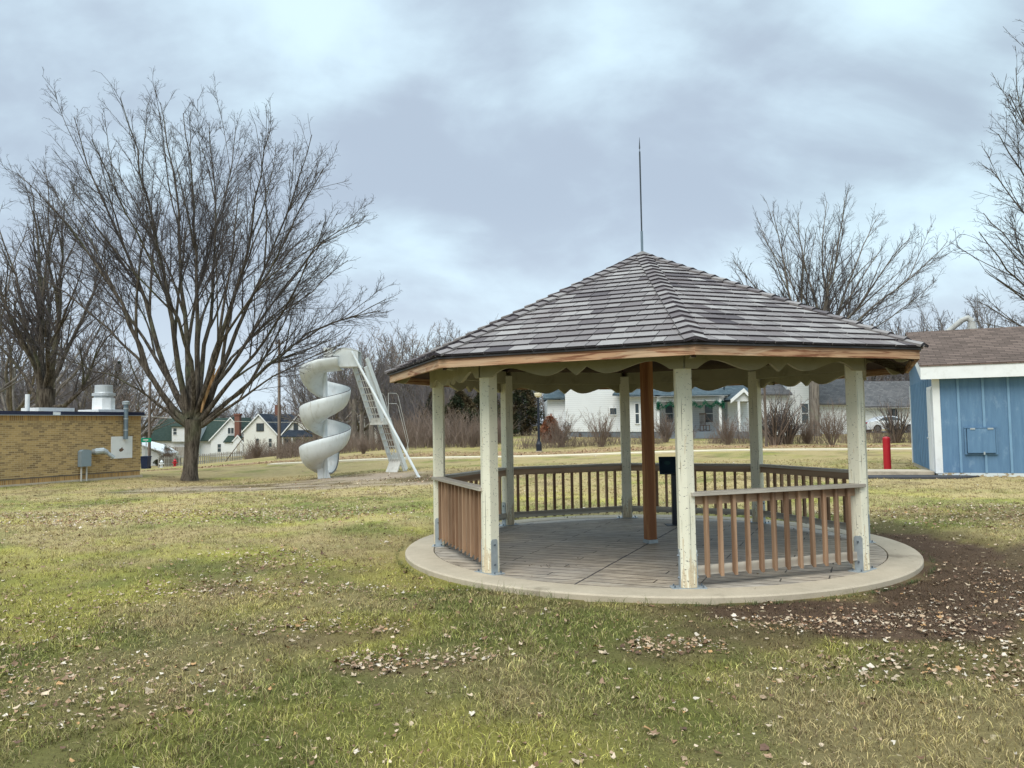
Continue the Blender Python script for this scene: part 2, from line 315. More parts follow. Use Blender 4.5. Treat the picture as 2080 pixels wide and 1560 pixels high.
    M['bin']=simple('navy_bin_plastic',(.02,.03,.07),.5)
    # bark
    def bark(name,a,b,sc=1.):
        n=NT(name); co=n.coord((7*sc,7*sc,1.1*sc)); f=n.noise(1.6,co,6,.7,.4)
        c=n.mix(n.ramp(f,.35,.68),a,b); c=n.mix(n.math('MULTIPLY',n.ramp(n.noise(.8,n.coord(),4),.5,.7),.35),c,(.13,.15,.08)); n.bump(f,1.,.04); return n.done(c,.95,.1)
    M['bark']=bark('rough_bark',(.035,.028,.022),(.15,.125,.10))
    M['twig']=simple('twig_bark',(.085,.073,.070),.9,.15,var=.35,scale=.7)
    M['twigb']=simple('brown_twig_bark',(.20,.15,.12),.9,.15,var=.35,scale=.7)
    M['twigfar']=simple('grey_twig_bark',(.135,.12,.122),.9,.15,var=.3,scale=.3)
    M['barkfar']=bark('grey_bark',(.10,.085,.075),(.24,.21,.18),.6)
    M['torn']=wood('torn_wood',(.26,.14,.06),(.45,.28,.14),'z',1)
    n=NT('cedar_foliage'); c=n.mix(n.ramp(n.noise(.9,n.coord(),4),.4,.62),(.022,.032,.016),(.085,.062,.034)); c=n.mul(c,n.val(n.attr('tint').outputs['Fac'],.5,1.5)); M['everg']=n.done(c,.9,.1)
    M['redleaf']=simple('russet_leaf',(.22,.09,.05),.9,.1,var=.4,scale=2.)
    n=NT('leaf_litter'); a=n.attr('col'); M['leaf']=n.done(a.outputs['Color'],.75,.2)
    n=NT('grass_blade'); a=n.attr('col'); M['grass']=n.done(a.outputs['Color'],.65,.25)
mk()
EXPO=0.62; SKX=5.1; SKY_=2.2
# ------------------------------------------------------------ camera, light, sky
cam=bpy.data.cameras.new('camera'); co_=bpy.data.objects.new('camera',cam); COL.objects.link(co_); S.camera=co_
cam.sensor_width=36; cam.lens=F/2080*36; cam.clip_end=3000; cam.clip_start=.05
co_.matrix_world=Matrix.Translation((0,0,CH))@Matrix.Rotation(PI/2+PITCH,4,'X')@Matrix.Rotation(ROLL,4,'Z')
S.view_settings.view_transform='Standard'; S.view_settings.look='None'; S.view_settings.exposure=EXPO; S.view_settings.gamma=1
SUN_EL,SUN_AZ=R(52),R(200)   # azimuth clockwise from +Y
sun=bpy.data.lights.new('sun','SUN'); sun.energy=1.9; sun.angle=R(40); sun.color=(1,.94,.85)
so=bpy.data.objects.new('sun',sun); COL.objects.link(so)
sd=Vector((math.sin(SUN_AZ)*math.cos(SUN_EL),math.cos(SUN_AZ)*math.cos(SUN_EL),math.sin(SUN_EL)))
so.rotation_euler=sd.to_track_quat('Z','Y').to_euler(); so.location=(0,0,50)
W=bpy.data.worlds.new('World'); S.world=W; W.use_nodes=True
def world():
    n=W.node_tree.nodes; l=W.node_tree.links
    for x in list(n): n.remove(x)
    def nd(t,**k):
        q=n.new(t)
        for a,v in k.items(): setattr(q,a,v)
        return q
    def mt(op,a,b=0.,c=0.):
        q=nd('ShaderNodeMath',operation=op)
        for i,v in enumerate((a,b,c)):
            if isinstance(v,(int,float)): q.inputs[i].default_value=v
            else: l.new(v,q.inputs[i])
        return q.outputs[0]
    def mr(f,a,b,c=0.,d=1.,sm=True):
        q=nd('ShaderNodeMapRange'); q.interpolation_type='SMOOTHSTEP' if sm else 'LINEAR'; l.new(f,q.inputs[0])
        for i,v in enumerate((a,b,c,d)): q.inputs[i+1].default_value=v
        return q.outputs[0]
    def mx(f,a,b,mode='MIX'):
        q=nd('ShaderNodeMix',data_type='RGBA',blend_type=mode)
        for s,v in ((q.inputs[0],f),(q.inputs[6],a),(q.inputs[7],b)):
            if isinstance(v,(int,float)): s.default_value=v
            elif isinstance(v,tuple): s.default_value=(*v,1)
            else: l.new(v,s)
        return q.outputs[2]
    tc=nd('ShaderNodeTexCoord'); sp=nd('ShaderNodeSeparateXYZ'); l.new(tc.outputs['Generated'],sp.inputs[0])
    z=mt('MAXIMUM',sp.outputs[2],0.); d=mt('ADD',z,.6)
    cb=nd('ShaderNodeCombineXYZ'); l.new(mt('DIVIDE',sp.outputs[0],d),cb.inputs[0]); l.new(mt('DIVIDE',sp.outputs[1],d),cb.inputs[1])
    def noise(sc,loc,det,ro,dist=0,stretch=(1,1,1)):
        mp=nd('ShaderNodeMapping'); mp.inputs['Location'].default_value=loc; mp.inputs['Scale'].default_value=stretch; l.new(cb.outputs[0],mp.inputs[0])
        q=nd('ShaderNodeTexNoise'); q.inputs['Scale'].default_value=sc; q.inputs['Detail'].default_value=det; q.inputs['Roughness'].default_value=ro; q.inputs['Distortion'].default_value=dist
        l.new(mp.outputs[0],q.inputs[0]); return q.outputs['Fac']
    a=noise(1.9,(SKX,SKY_,0),7,.52,.4,(.75,1,1)); b=noise(5.2,(1.7,4.2,3.),6,.52,.3,(.7,1,1)); c=noise(.7,(8.1,2.2,5.),3,.5)
    f=mt('ADD',mt('MULTIPLY',a,.60),mt('MULTIPLY',b,.40))
    # the photo's broad dark bank up the middle: a large slow undulation of cloud thickness
    bx=mt('SUBTRACT',sp.outputs[0],.02); bz=mt('SUBTRACT',sp.outputs[2],.36)
    rr=mt('ADD',mt('MULTIPLY',mt('MULTIPLY',bx,bx),3.2),mt('MULTIPLY',mt('MULTIPLY',bz,bz),11.))
    bank=mt('POWER',2.718,mt('MULTIPLY',rr,-1.))
    f=mt('SUBTRACT',f,mt('MULTIPLY',bank,.06))
    col=mx(mr(f,.39,.59),(.345,.42,.50),(.575,.745,.82))
    col=mx(mt('MULTIPLY',mr(c,.45,.62),.22),col,mx(mr(f,.36,.6),(.40,.455,.58),(.56,.67,.80)))
    # paler towards the horizon, brighter overhead (standard overcast sky)
    col=mx(mt('MULTIPLY',mr(sp.outputs[2],.30,.02),.40),col,(.66,.75,.83))
    up=mr(sp.outputs[2],.52,.95,1.,2.5)
    q=nd('ShaderNodeVectorMath',operation='SCALE'); l.new(col,q.inputs[0]); l.new(up,q.inputs['Scale'])
    bg=nd('ShaderNodeBackground'); l.new(q.outputs[0],bg.inputs[0]); bg.inputs[1].default_value=.98
    sky=nd('ShaderNodeTexSky',sky_type='NISHITA'); sky.sun_disc=False; sky.sun_elevation=SUN_EL; sky.sun_rotation=SUN_AZ
    bg2=nd('ShaderNodeBackground'); l.new(sky.outputs[0],bg2.inputs[0]); bg2.inputs[1].default_value=.05
    ms=nd('ShaderNodeMixShader'); ms.inputs[0].default_value=.88; l.new(bg2.outputs[0],ms.inputs[1]); l.new(bg.outputs[0],ms.inputs[2])
    o=nd('ShaderNodeOutputWorld'); l.new(ms.outputs[0],o.inputs[0])
world()
# ------------------------------------------------------------ ground cover masks
GX,GY=1.795,10.33
BROWN=[(3.1,6.1,1.35,.85,1.1),(4.4,7.2,1.1,1.0,1.1),(5.5,8.7,.85,1.3,1.),(5.7,10.8,.7,1.6,.8),(2.5,6.7,1.1,.5,1.1),(5.2,9.9,.8,1.5,1.1),(6.9,8.6,1.6,1.4,1.),(5.6,7.0,1.6,.9,1.),(3.7,5.6,1.2,.55,.95),(4.9,8.0,.9,.9,1.1),(3.9,6.9,.8,.5,1.1),(1.95,5.95,.75,.4,.9),(2.9,4.95,.8,.33,.75),(1.05,5.45,.42,.3,.75),(-1.55,6.1,.75,.33,.8),(-.8,5.2,.55,.2,.8),(-2.9,8.,.4,.22,.75),(-.15,6.75,.3,.15,.8),
 (3.1,5.3,.9,.3,.5),(-4.6,6.2,.6,.2,.45),(5.2,5.4,.7,.4,.5),(-2.2,26.5,2.2,1.8,.85),(3.,29.,6.,1.2,.6),(9,22.5,3,.8,.6),(-4.6,28,1.,1.6,.8),(8.5,13.,2.,1.2,.5),(-12.9,31,1.3,1.0,.7)]
SAND=[(-8.,25.2,3.6,2.1,1.),(-5.6,28.3,2.4,1.5,1.),(-10.2,23.6,2.2,.8,.8),(-4.,24.6,2.,.8,.75)]
LEAFY=[(2.7,4.95,.9,.35,.45),(3.3,5.6,1.,.4,.2),(4.2,6.2,1.,.6,.2),(5.2,7.6,.7,1.1,.2),(1.0,5.6,.35,.25,.8),(-.8,5.15,.45,.2,1.),(-7.,15.,5.,1.6,.55),(-9,18,4,1.5,.4),(-1.55,6.2,.7,.3,.5),(-.2,5.2,.3,.2,.5),
 (-2.5,26.,3,1.5,.5),(-3,19,4,2,.25),(8.,12.8,2.5,1.5,.35),(2.6,6.2,.9,.3,.6),(-2.6,7.9,1.2,.4,.4),(0,43.9,34,1.5,2.6),(-3,4.6,1.2,.6,.25),(-2.9,9.3,.7,1.,.35)]
def blob(x,y,L,ns=1.):
    wx=x+(fbm(x*1.1*ns,y*1.1*ns,5)-.5)*1.1+(fbm(x*4,y*4,8,3)-.5)*.35; wy=y+(fbm(x*1.1*ns+9,y*1.1*ns,6)-.5)*.9+(fbm(x*4,y*4+7,9,3)-.5)*.3
    o=np.zeros_like(x)
    for cx,cy,rx,ry,s in L:
        d=((wx-cx)/rx)**2+((wy-cy)/ry)**2
        o=np.maximum(o,s*np.clip(1.55-d,0,1)**.8)
    return o
def masks(x,y):
    br=blob(x,y,BROWN); sa=blob(x,y,SAND)*np.clip((fbm(x*.7,y*1.6,23)-.33)*5,0,1); br=np.maximum(br,.8*blob(x,y,SAND)*(sa<.5))
    n=fbm(x*.5,y*.5,31); n2=fbm(x*1.7,y*1.7,41,3)
    br=np.maximum(br,np.clip((fbm(x*.9,y*.9,77)-.66)*6,0,.6))
    far=np.clip((y-9)/14,0,1)
    g=np.clip((n-.44)*2.4+.48+(n2-.5)*1.3-far*.5,0,1)           # green share
    yel=np.clip((fbm(x*.8+3,y*.8,55)-.43)*3.5,0,1)                # yellow-green vs deep green
    return br,sa,g,yel
C_G=np.array([.175,.192,.052]); C_Y=np.array([.41,.37,.09]); C_S=np.array([.415,.32,.155]); C_B=np.array([.088,.058,.035]); C_SA=np.array([.38,.30,.225])
def gcol(x,y,rs=None):
    br,sa,g,yel=masks(x,y)
    nb=np.clip((7.5-y)/3,0,1); g=np.clip(g+.16*nb,0,1); yel=np.clip(yel+.22*nb,0,1)
    if rs is not None: g=np.clip(g+(rs-.5)*.75,0,1); yel=np.clip(yel+(rs[::-1]-.5)*.5,0,1)
    c=C_S*(1-g)[:,None]+(C_G*(1-yel)[:,None]+C_Y*yel[:,None])*g[:,None]
    c=c*(1-br[:,None]*.93)+C_B*br[:,None]*.93
    return c*(1-sa[:,None])+C_SA*sa[:,None],br,sa
def path_y(x): return 40.4-.035*x*1.9+.0006*x*x
def mkground():
    nr,na=330,720
    r=np.concatenate([[.01],np.geomspace(.6,700,nr-1)]); a=np.linspace(0,2*PI,na,endpoint=False)
    RR,AA=np.meshgrid(r,a,indexing='ij'); x=(RR*np.sin(AA)).ravel(); y=(RR*np.cos(AA)).ravel()
    z=ground(x,y)+ (fbm(x*.7,y*.7,3)-.5)*.05*np.clip((np.hypot(x-GX,y-GY)-3.5)/2,0,1)
    i=np.arange(nr-1)[:,None]*na+np.arange(na)[None]; j=np.arange(nr-1)[:,None]*na+(np.arange(na)[None]+1)%na
    f=np.stack([i,i+na,j+na,j],-1).reshape(-1,4)
    c,br,sa=gcol(x,y)
    near=np.clip((14-y)/8,0,1)[:,None]; c=c*(1-.20*np.clip((y-14)/14,0,1)[:,None])
    c=c*(1-.6*near*(1-br[:,None])*(1-sa[:,None]))          # dark soil close up, also painting in the shaded gaps between blades
    lb=np.exp(-((y-43.6-.0*x)/1.7)**2)*(np.abs(x)<60)
    c=c*(1-.55*lb[:,None])+np.array([.30,.17,.10])*.55*lb[:,None]
    n=NT('lawn_soil'); at=n.attr('col').outputs['Color']; co=n.coord()
    k=n.math('MULTIPLY',n.val(n.noise(1.,n.coord((5,2.2,1)),6,.72),.62,1.38),n.val(n.noise(38.,co,4,.7),.6,1.4))
    col=n.mul(at,k)
    col=n.mix(n.ramp(n.noise(1.,n.coord((2.6,1.1,1),loc=(3,8,1)),5,.75),.60,.72),col,n.mul(at,.62))
    col=n.mix(n.math('MULTIPLY',n.ramp(n.noise(9.,n.coord((1,.6,1),loc=(1,2,3)),3,.8),.63,.70),.6),col,(.50,.40,.26))
    n.bump(n.noise(30.,co,4,.7),.7,.03); m=n.done(col,.95,.1)
    z=z-.05*(np.hypot(x-GX,y-GY)<3.12)
    o=rawmesh('ground',np.c_[x,y,z],f,m,col=c,smooth=True); tag(o,kind='structure'); return o
mkground()
def excl(x,y):
    e=np.hypot(x-GX,y-GY)<3.30
    # brick building and shed footprints, path
    def rect(ox,oy,ux,uy,L,vx,vy,D):
        s=(x-ox)*ux+(y-oy)*uy; t=(x-ox)*vx+(y-oy)*vy; return (s>0)&(s<L)&(t>0)&(t<D)
    e|=rect(-14.9,31.1,-.418,-.908,14,-.908,.418,10); e|=rect(12.0,21.95,.929,-.371,9,.371,.929,6.2)
    e|=np.abs(y-path_y(x))<.62
    e|=rect(10.2,22.2,.97,-.2,2.,.2,.97,2.0)
    return e
def ringd(x,y): return np.hypot(x-GX,y-GY)-3.23
def mkgrass():
    V=[];FQ=[];FT=[];C=[];n0=0
    bands=[(3.1,5.,7000,.0032,.050,3),(5.,8.,4300,.0042,.052,3),(8.,13.,2000,.006,.055,2),(13.,20.,750,.009,.058,2),(20,32.,260,.014,.062,2)]
    for y0,y1,den,w,h,seg in bands:
        hw=.72*y1+.5; N=int(den*(2*hw)*(y1-y0)); x=rng.uniform(-hw,hw,N); y=rng.uniform(y0,y1,N); tb=rng.uniform(.75,1.2,N); tf=np.zeros(N)
        nt=N//16; tx=rng.uniform(-hw,hw,nt); ty=rng.uniform(y0,y1,nt); q=rng.random(N)<.6; ti=rng.integers(0,nt,N); sg=.016+.02*rng.random(nt)
        x[q]=(tx[ti]+rng.normal(0,1,N)*sg[ti])[q]; y[q]=(ty[ti]+rng.normal(0,1,N)*sg[ti])[q]; tcol=rng.uniform(.65,1.4,nt); tb[q]=tcol[ti][q]; tf[q]=1
        k=(np.abs(x)<.70*y+.5)&(y>y0)&(y<y1)
        x,y,tb,tf=x[k],y[k],tb[k],tf[k]; br,sa,_,_=masks(x,y); cl=fbm(x*6,y*6,91,2)
        nearring=(ringd(x,y)<.14)&(fbm(x*2.5,y*2.5,15,3)>.47)
        keep=(rng.random(len(x))<np.clip(1.15-br*.42-sa*1.15,0.03,1)*np.clip(cl*1.5,.35,1))|nearring; keep&=~excl(x,y)
        x,y,br,tb,tf=x[keep],y[keep],br[keep],tb[keep],tf[keep]; n=len(x); rs=rng.random(n)
        c,_,sa=gcol(x,y,rs); z=ground(x,y)+(fbm(x*.7,y*.7,3)-.5)*.05*np.clip((np.hypot(x-GX,y-GY)-3.5)/2,0,1)-.004
        c=c*(rng.uniform(.5,1.6,n)*np.where(br>.5,rng.uniform(.45,1.5,n),1)*tb*(.7+.6*fbm(x*7,y*7,44,2)))[:,None]; dk=rng.random(n)<.22; c[dk]=np.array([.13,.085,.045])*rng.uniform(.5,1.3,dk.sum())[:,None]; st=rng.random(n)<.15*(1-br*.8); c[st]=np.array([.46,.365,.18])*rng.uniform(.6,1.2,st.sum())[:,None]
        rg=(ringd(x,y)<.12); c[rg]=c[rg]*.35+np.array([.06,.10,.03])*.8
        H=h*(.6+.35*tf)*rng.uniform(.5,1.35,n)*(1+.6*(fbm(x*1.3,y*1.3,61,3)-.5)*2)*np.where(br>.5,.55,1)*np.where(rg,rng.uniform(1.2,2.3,n),1)
        az=rng.uniform(0,2*PI,n)+0; lean=np.abs(rng.normal(.75,.38,n))
        dx,dy=np.cos(az),np.sin(az); fa=rng.uniform(0,PI,n); sx,sy=np.cos(fa)*w/2*rng.uniform(.6,1.4,n),np.sin(fa)*w/2
        def P(t,ws):
            l=lean*t*t; hh=H*t*np.clip(1-.35*lean*t,.15,1)
            return np.stack([x+dx*l*H,y+dy*l*H,z+hh],1),np.stack([sx*ws,sy*ws,np.zeros(n)],1)
        if seg==3:
            p0,s0=P(0,1);p1,s1=P(.55,.85);p2,_=P(1,0)
            v=np.stack([p0-s0,p0+s0,p1+s1,p1-s1,p2],1).reshape(-1,3); b=n0+np.arange(n)[:,None]*5
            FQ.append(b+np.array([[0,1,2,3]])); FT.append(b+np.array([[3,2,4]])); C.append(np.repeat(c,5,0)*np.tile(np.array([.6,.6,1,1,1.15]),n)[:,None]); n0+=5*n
        else:
            p0,s0=P(0,1);p2,_=P(1,0); v=np.stack([p0-s0,p0+s0,p2],1).reshape(-1,3); b=n0+np.arange(n)[:,None]*3
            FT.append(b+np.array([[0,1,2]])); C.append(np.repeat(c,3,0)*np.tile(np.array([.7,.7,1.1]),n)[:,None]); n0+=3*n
        V.append(v)
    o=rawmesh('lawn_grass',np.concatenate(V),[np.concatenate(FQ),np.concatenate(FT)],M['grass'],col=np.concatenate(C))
    tag(o,'short winter lawn grass, patchy green and straw coloured','grass',kind='stuff'); print('grass verts',n0)
mkgrass()
def mkleaves():
    X=[];Y=[];
    def sc(n,y0,y1,base):
        hw=.74*y1+1; x=rng.uniform(-hw,hw,n); y=rng.uniform(y0,y1,n); L=blob(x,y,LEAFY,.8)
        p=base*(.4+1.6*np.clip((fbm(x*1.1,y*1.1,19)-.42)*4,0,1))+L*.85; k=(rng.random(n)<p)&~(np.hypot(x-GX,y-GY)<3.26)&~excl(x,y); return x[k],y[k]
    for n,y0,y1,b in ((90000,3,8,.06),(120000,8,16,.05),(80000,16,30,.03),(70000,30,47,.012)):
        a,c=sc(n,y0,y1,b); X.append(a);Y.append(c)
    # a few blown onto the slab
    k=26; r=np.sqrt(rng.random(k))*3.1; a=rng.uniform(0,2*PI,k); 
    px=np.r_[GX+r*np.cos(a),rng.normal(.35,.22,22),rng.normal(-.1,.1,16),rng.normal(1.0,.22,14)]; py=np.r_[GY+r*np.sin(a),rng.normal(8.75,.05,22),rng.normal(13.0,.08,16),rng.normal(13.25,.06,14)]
    k2=np.hypot(px-GX,py-GY)<3.1; px,py=px[k2],py[k2]
    x=np.concatenate(X+[px]); y=np.concatenate(Y+[py]); n=len(x)
    onpad=np.hypot(x-GX,y-GY)<3.26
    z=ground(x,y)+(fbm(x*.7,y*.7,3)-.5)*.05*np.clip((np.hypot(x-GX,y-GY)-3.5)/2,0,1)+np.where(onpad,.068,rng.uniform(.006,.030,n))
    size=.009+.031*rng.random(n)**2.6*np.where(y<8,.78,1)*np.where(y>35,2.6,np.where(y>20,1.6,1.))*np.where(onpad,.5,1); big=rng.random(n)<.05; size[big&~onpad]*=1.2
    ang=np.array([0,40,75,115,180,245,285,320])*PI/180; rad=np.array([1.,.62,.9,.6,.65,.6,.9,.62])
    lx=np.cos(ang)*rad; ly=np.sin(ang)*rad; K=8
    rr=rng.uniform(.75,1.25,(n,K)); lx=lx*rr; ly=ly*rr*rng.uniform(.6,1.,n)[:,None]
    cu=rng.uniform(-.2,.9,n)[:,None]; lz=rng.uniform(-.22,.22,(n,K))+cu*(ly**2)*1.1+rng.uniform(-.3,.6,n)[:,None]*lx**2
    P=np.stack([lx,ly,lz],-1)*size[:,None,None]
    P=np.concatenate([P,np.zeros((n,1,3))],1)
    yaw=rng.uniform(0,2*PI,n); tl=np.where(onpad,rng.normal(0,.12,n),rng.normal(0,.3,n))
    cy,sy=np.cos(yaw),np.sin(yaw); ct,stt=np.cos(tl),np.sin(tl)
    a=P[...,0]; b=P[...,1]*ct[:,None]-P[...,2]*stt[:,None]; c=P[...,1]*stt[:,None]+P[...,2]*ct[:,None]
    Vv=np.stack([a*cy[:,None]-b*sy[:,None]+x[:,None],a*sy[:,None]+b*cy[:,None]+y[:,None],c+z[:,None]],-1).reshape(-1,3)
    bi=np.arange(n)[:,None]*9; f=np.stack([np.stack([bi[:,0]+8,bi[:,0]+j,bi[:,0]+(j+1)%8],1) for j in range(8)],1).reshape(-1,3)
    pal=np.array([[.48,.37,.26],[.40,.28,.18],[.30,.19,.12],[.20,.11,.065],[.55,.47,.38],[.42,.24,.11],[.13,.075,.05]]); pi=rng.choice(7,n,p=[.22,.20,.18,.14,.10,.06,.10])
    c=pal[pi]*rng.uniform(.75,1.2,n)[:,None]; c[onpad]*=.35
    fb=(y>41)&(y<47); c[fb]=c[fb]*.35+np.array([.36,.215,.13])*.65*rng.uniform(.7,1.4,fb.sum())[:,None]
    o=rawmesh('fallen_leaves',Vv,f,M['leaf'],col=np.repeat(c,9,0)*rng.uniform(.75,1.2,(n*9,1))); tag(o,'dry curled tan leaves scattered over the lawn','leaves',kind='stuff'); print('leaves',n)
mkleaves()
# ------------------------------------------------------------ paths
def strip(name,f0,f1,xs,dz,mat,t=.06):
    V=[];n=len(xs)
    for x in xs:
        a,b=f0(x),f1(x); z0,z1=gz(x,a),gz(x,b); z=max(z0,z1)+dz; V+=[(x,a,z),(x,b,z),(x,b,z-t-.1),(x,a,z-t-.1)]
    f=[]
    for i in range(n-1):
        for j in range(4): f.append((i*4+j,(i+1)*4+j,(i+1)*4+(j+1)%4,i*4+(j+1)%4))
    o=MB().add(V,f).build(name,mat); return tag(o,kind='structure')
M['pathc']=simple('buff_path_concrete',(.60,.53,.40),.85,.2,var=.12,scale=3)
strip('footpath',lambda x:path_y(x)-.6,lambda x:path_y(x)+.6,np.linspace(-13,60,75),.05,M['pathc'])
M['road']=simple('road_asphalt',(.20,.19,.18),.9,.2,var=.12,scale=1)
def drive():
    V=[];xs=np.linspace(20,60,30)
    for x in xs:
        for yy in (64.6,69.5): V.append((x,yy,gz(x,yy)+.06))
    f=[(2*i,2*i+2,2*i+3,2*i+1) for i in range(29)]
    tag(MB().add(V,f).build('driveway',M['road']),kind='structure')
drive()
# ------------------------------------------------------------ gazebo
RP=2.807; ROT=3.0983; RE=3.467; EAVE=2.205
def gazebo():
    g=empty('gazebo',(GX,GY,0),0,'open octagonal gazebo with cream posts and a wood shingle roof on a round slab','gazebo')
    # slab
    n=96; V=[];
    prof=[(3.22,-.10),(3.22,.035),(3.205,.05),(2.86,.05),(2.852,.035)]
    for r,z in prof:
        for j in range(n): a=2*PI*j/n; V.append((r*math.cos(a),r*math.sin(a),z-.042))
    f=[(i*n+j,i*n+(j+1)%n,(i+1)*n+(j+1)%n,(i+1)*n+j) for i in range(4) for j in range(n)]
    MB().add(V,f).build('floor_edge',M['conc'],g)
    m=MB(); V=[(2.845*math.cos(2*PI*j/n),2.845*math.sin(2*PI*j/n),z) for z in (-.1,.004) for j in range(n)]
    m.add(V,[tuple(range(n,2*n))]+[(j,(j+1)%n,n+(j+1)%n,n+j) for j in range(n)]); m.build('floor',M['floor'],g)
    jt=MB(); 
    for a in (R(65),): 
        jt.box((0,0,.0035),(6.4,.009,.008),rz=a)
    jt.build('control_joint',M['rimdark'],g)
    ang=[ROT+i*PI/4 for i in range(8)]
    H0=.0
    w=.155; d=.155
    pent=[(-w/2,d/2),(w/2,d/2),(w/2,-d/2+.032),(0,-d/2),(-w/2,-d/2+.032)]
    pent=[(x,y) for x,y in pent][::-1]
    def rm(a,r=0,z=0): # local: -y outward
        return Matrix.Translation((r*math.cos(a),r*math.sin(a),z))@Matrix.Rotation(a+PI/2,4,'Z')
    post0=None
    for a in ang:
        p=MB().prism(pent[::-1],Matrix.Identity(4),2.38).build('post',M['post'],g,bevel=.004); p.matrix_local=rm(a,RP,.012)
        bp=MB(); q=[(x*.17,y*.085) for x,y in [(-.95,-1),(.95,-1),(1,-.8),(1,.8),(.95,1),(-.95,1),(-1,.8),(-1,-.8)]]
        bp.prism(q,Matrix.Translation((0,0,-.014)),.014)
        bo=bp.build('base_plate',M['steel'],p)
        for s in (-1,1):
            br=MB(); zt=.36; prof=[(-.045,0),(.045,0),(.045,zt-.02),(.03,zt),(-.03,zt),(-.045,zt-.02)]
            Mx=Matrix.Translation((s*(w/2+.001),.0,0))@Matrix.Rotation(PI/2,4,'Z')@Matrix.Rotation(PI/2,4,'X')
            br.prism(prof,Mx,.006*s) ; 
            br.build('bracket',M['steel'],p)
            for zz in (.09,.30): MB().cyl((s*(w/2+.003),0,zz),(s*(w/2+.022),0,zz),.011,6).build('bolt',M['bolt'],p)
            for yy in (-.045,.045): MB().cyl((s*.135,yy,0),(s*.135,yy,.022),.009,6).build('bolt',M['bolt'],p)
    # centre post
    c=MB().box((0,0,1.85),(.127,.127,3.6)).build('center_post',M['cedarz'],g,bevel=.004); c.matrix_local=Matrix.Translation((.02,.03,.0))@Matrix.Rotation(R(24),4,'Z')
    MB().box((0,0,.025),(.142,.142,.05)).build('post_shoe',M['steel'],c)
    # sides
    half=RP*math.sin(PI/8); ap=RP*math.cos(PI/8)
    def side(i): # matrix: local x along, y inward, origin mid side at post line
        a=ang[i]+PI/8; return Matrix.Translation((ap*math.cos(a),ap*math.sin(a),0))@Matrix.Rotation(a+PI/2,4,'Z')
    for i in (0,2,4,5,6,7):
        L=2*half-.165
        cp=MB().box((0,-.035,.905),(2*half-.02,.142,.036)).build('railing',M['cap'],g,bevel=.003); cp.matrix_local=side(i)
        MB().box((0,.0,.84),(L,.036,.088)).build('top_rail',M['rail'],cp)
        MB().box((0,.0,.16),(L,.036,.088)).build('bottom_rail',M['cap'],cp)
        nb=12
        for k in range(nb):
            x=-L/2+L*(k+.72)/(nb+.44); bm=MB(); h=.79; 
            v=np.array([(-.019,-.019,.0),(.019,-.019,.0),(.019,.019,.035),(-.019,.019,.035),(-.019,-.019,h),(.019,-.019,h),(.019,.019,h),(-.019,.019,h)])
            bm.add(v,[(3,2,1,0),(4,5,6,7),(0,1,5,4),(1,2,6,5),(2,3,7,6),(3,0,4,7)])
            b=bm.build('baluster',M['bal'],cp); b.location=(x,-.038,.095)
    # valances
    prof=[]
    def sp(p0,p1,kind,n=8):
        out=[]
        for j in range(n+1):
            t=j/n; s=t*t*(3-2*t) if kind=='s' else (math.sin(t*PI/2) if kind=='o' else (1-math.cos(t*PI/2) if kind=='i' else t))
            out.append((p0[0]+(p1[0]-p0[0])*t,p0[1]+(p1[1]-p0[1])*s))
        return out
    zb=2.122
    halfp=[(.0,zb),(.10,zb)]+sp((.125,zb),(.30,zb+.088),'o')[0:]+sp((.30,zb+.088),(.70,zb-.012),'s')[1:]+sp((.70,zb-.012),(.90,zb+.068),'i')[1:]+[(1.0,zb-.02)]
    Ls=half+.035
    left=[(-Ls+Ls*x if x<1 else 0,z) for x,z in halfp]; poly=left+[(-x,z) for x,z in left[-2::-1]]
    top=2.46
    vm=MB(); n_=len(poly); V=[];
    for y in (-.02,.02):
        V+=[(x,y,z) for x,z in poly]; V+=[(x,y,top) for x,z in poly]
    f=[]
    for j in range(n_-1):
        f.append((j,j+1,n_+j+1,n_+j)); o=2*n_; f.append((o+j+1,o+j,o+n_+j,o+n_+j+1)); f.append((j+1,j,o+j,o+j+1)); f.append((n_+j,n_+j+1,o+n_+j+1,o+n_+j))
    vm.add(V,f)
    sb=M['cream']
    for i in range(8):
        o=vm.build('valance',sb,g); a=ang[i]+PI/8; rr=ap+.084
        o.matrix_local=Matrix.Translation((rr*math.cos(a),rr*math.sin(a),0))@Matrix.Rotation(a+PI/2,4,'Z')
        b=MB().box((0,0,2.36),(2*half-.15,.09,.19)).build('beam',M['cream'],g); a=ang[i]+PI/8; b.matrix_local=Matrix.Translation(((ap)*math.cos(a),(ap)*math.sin(a),0))@Matrix.Rotation(a+PI/2,4,'Z')
    # fascia
    apE=RE*math.cos(PI/8); hE=RE*math.sin(PI/8)
    for i in range(8):
        a=ang[i]+PI/8; mm=MB(); t=.036; z0,z1=EAVE,EAVE+.09; dx=t*math.tan(PI/8)
        v=[(-hE,0,z0),(hE,0,z0),(hE-dx,t,z0),(-hE+dx,t,z0),(-hE,0,z1),(hE,0,z1),(hE-dx,t,z1),(-hE+dx,t,z1)]
        mm.add(v,[(3,2,1,0),(4,5,6,7),(0,1,5,4),(1,2,6,5),(2,3,7,6),(3,0,4,7)])
        o=mm.build('fascia',M['fascia'],g); o.matrix_local=Matrix.Translation((apE*math.cos(a),apE*math.sin(a),0))@Matrix.Rotation(a+PI/2,4,'Z')
        mm=MB(); z0,z1=EAVE+.092,EAVE+.110; e=.018; k=e*math.tan(PI/8)
        v=[(-hE-k,-e,z0),(hE+k,-e,z0),(hE-.02,.05,z0),(-hE+.02,.05,z0),(-hE-k,-e,z1),(hE+k,-e,z1),(hE-.02,.05,z1+.02),(-hE+.02,.05,z1+.02)]
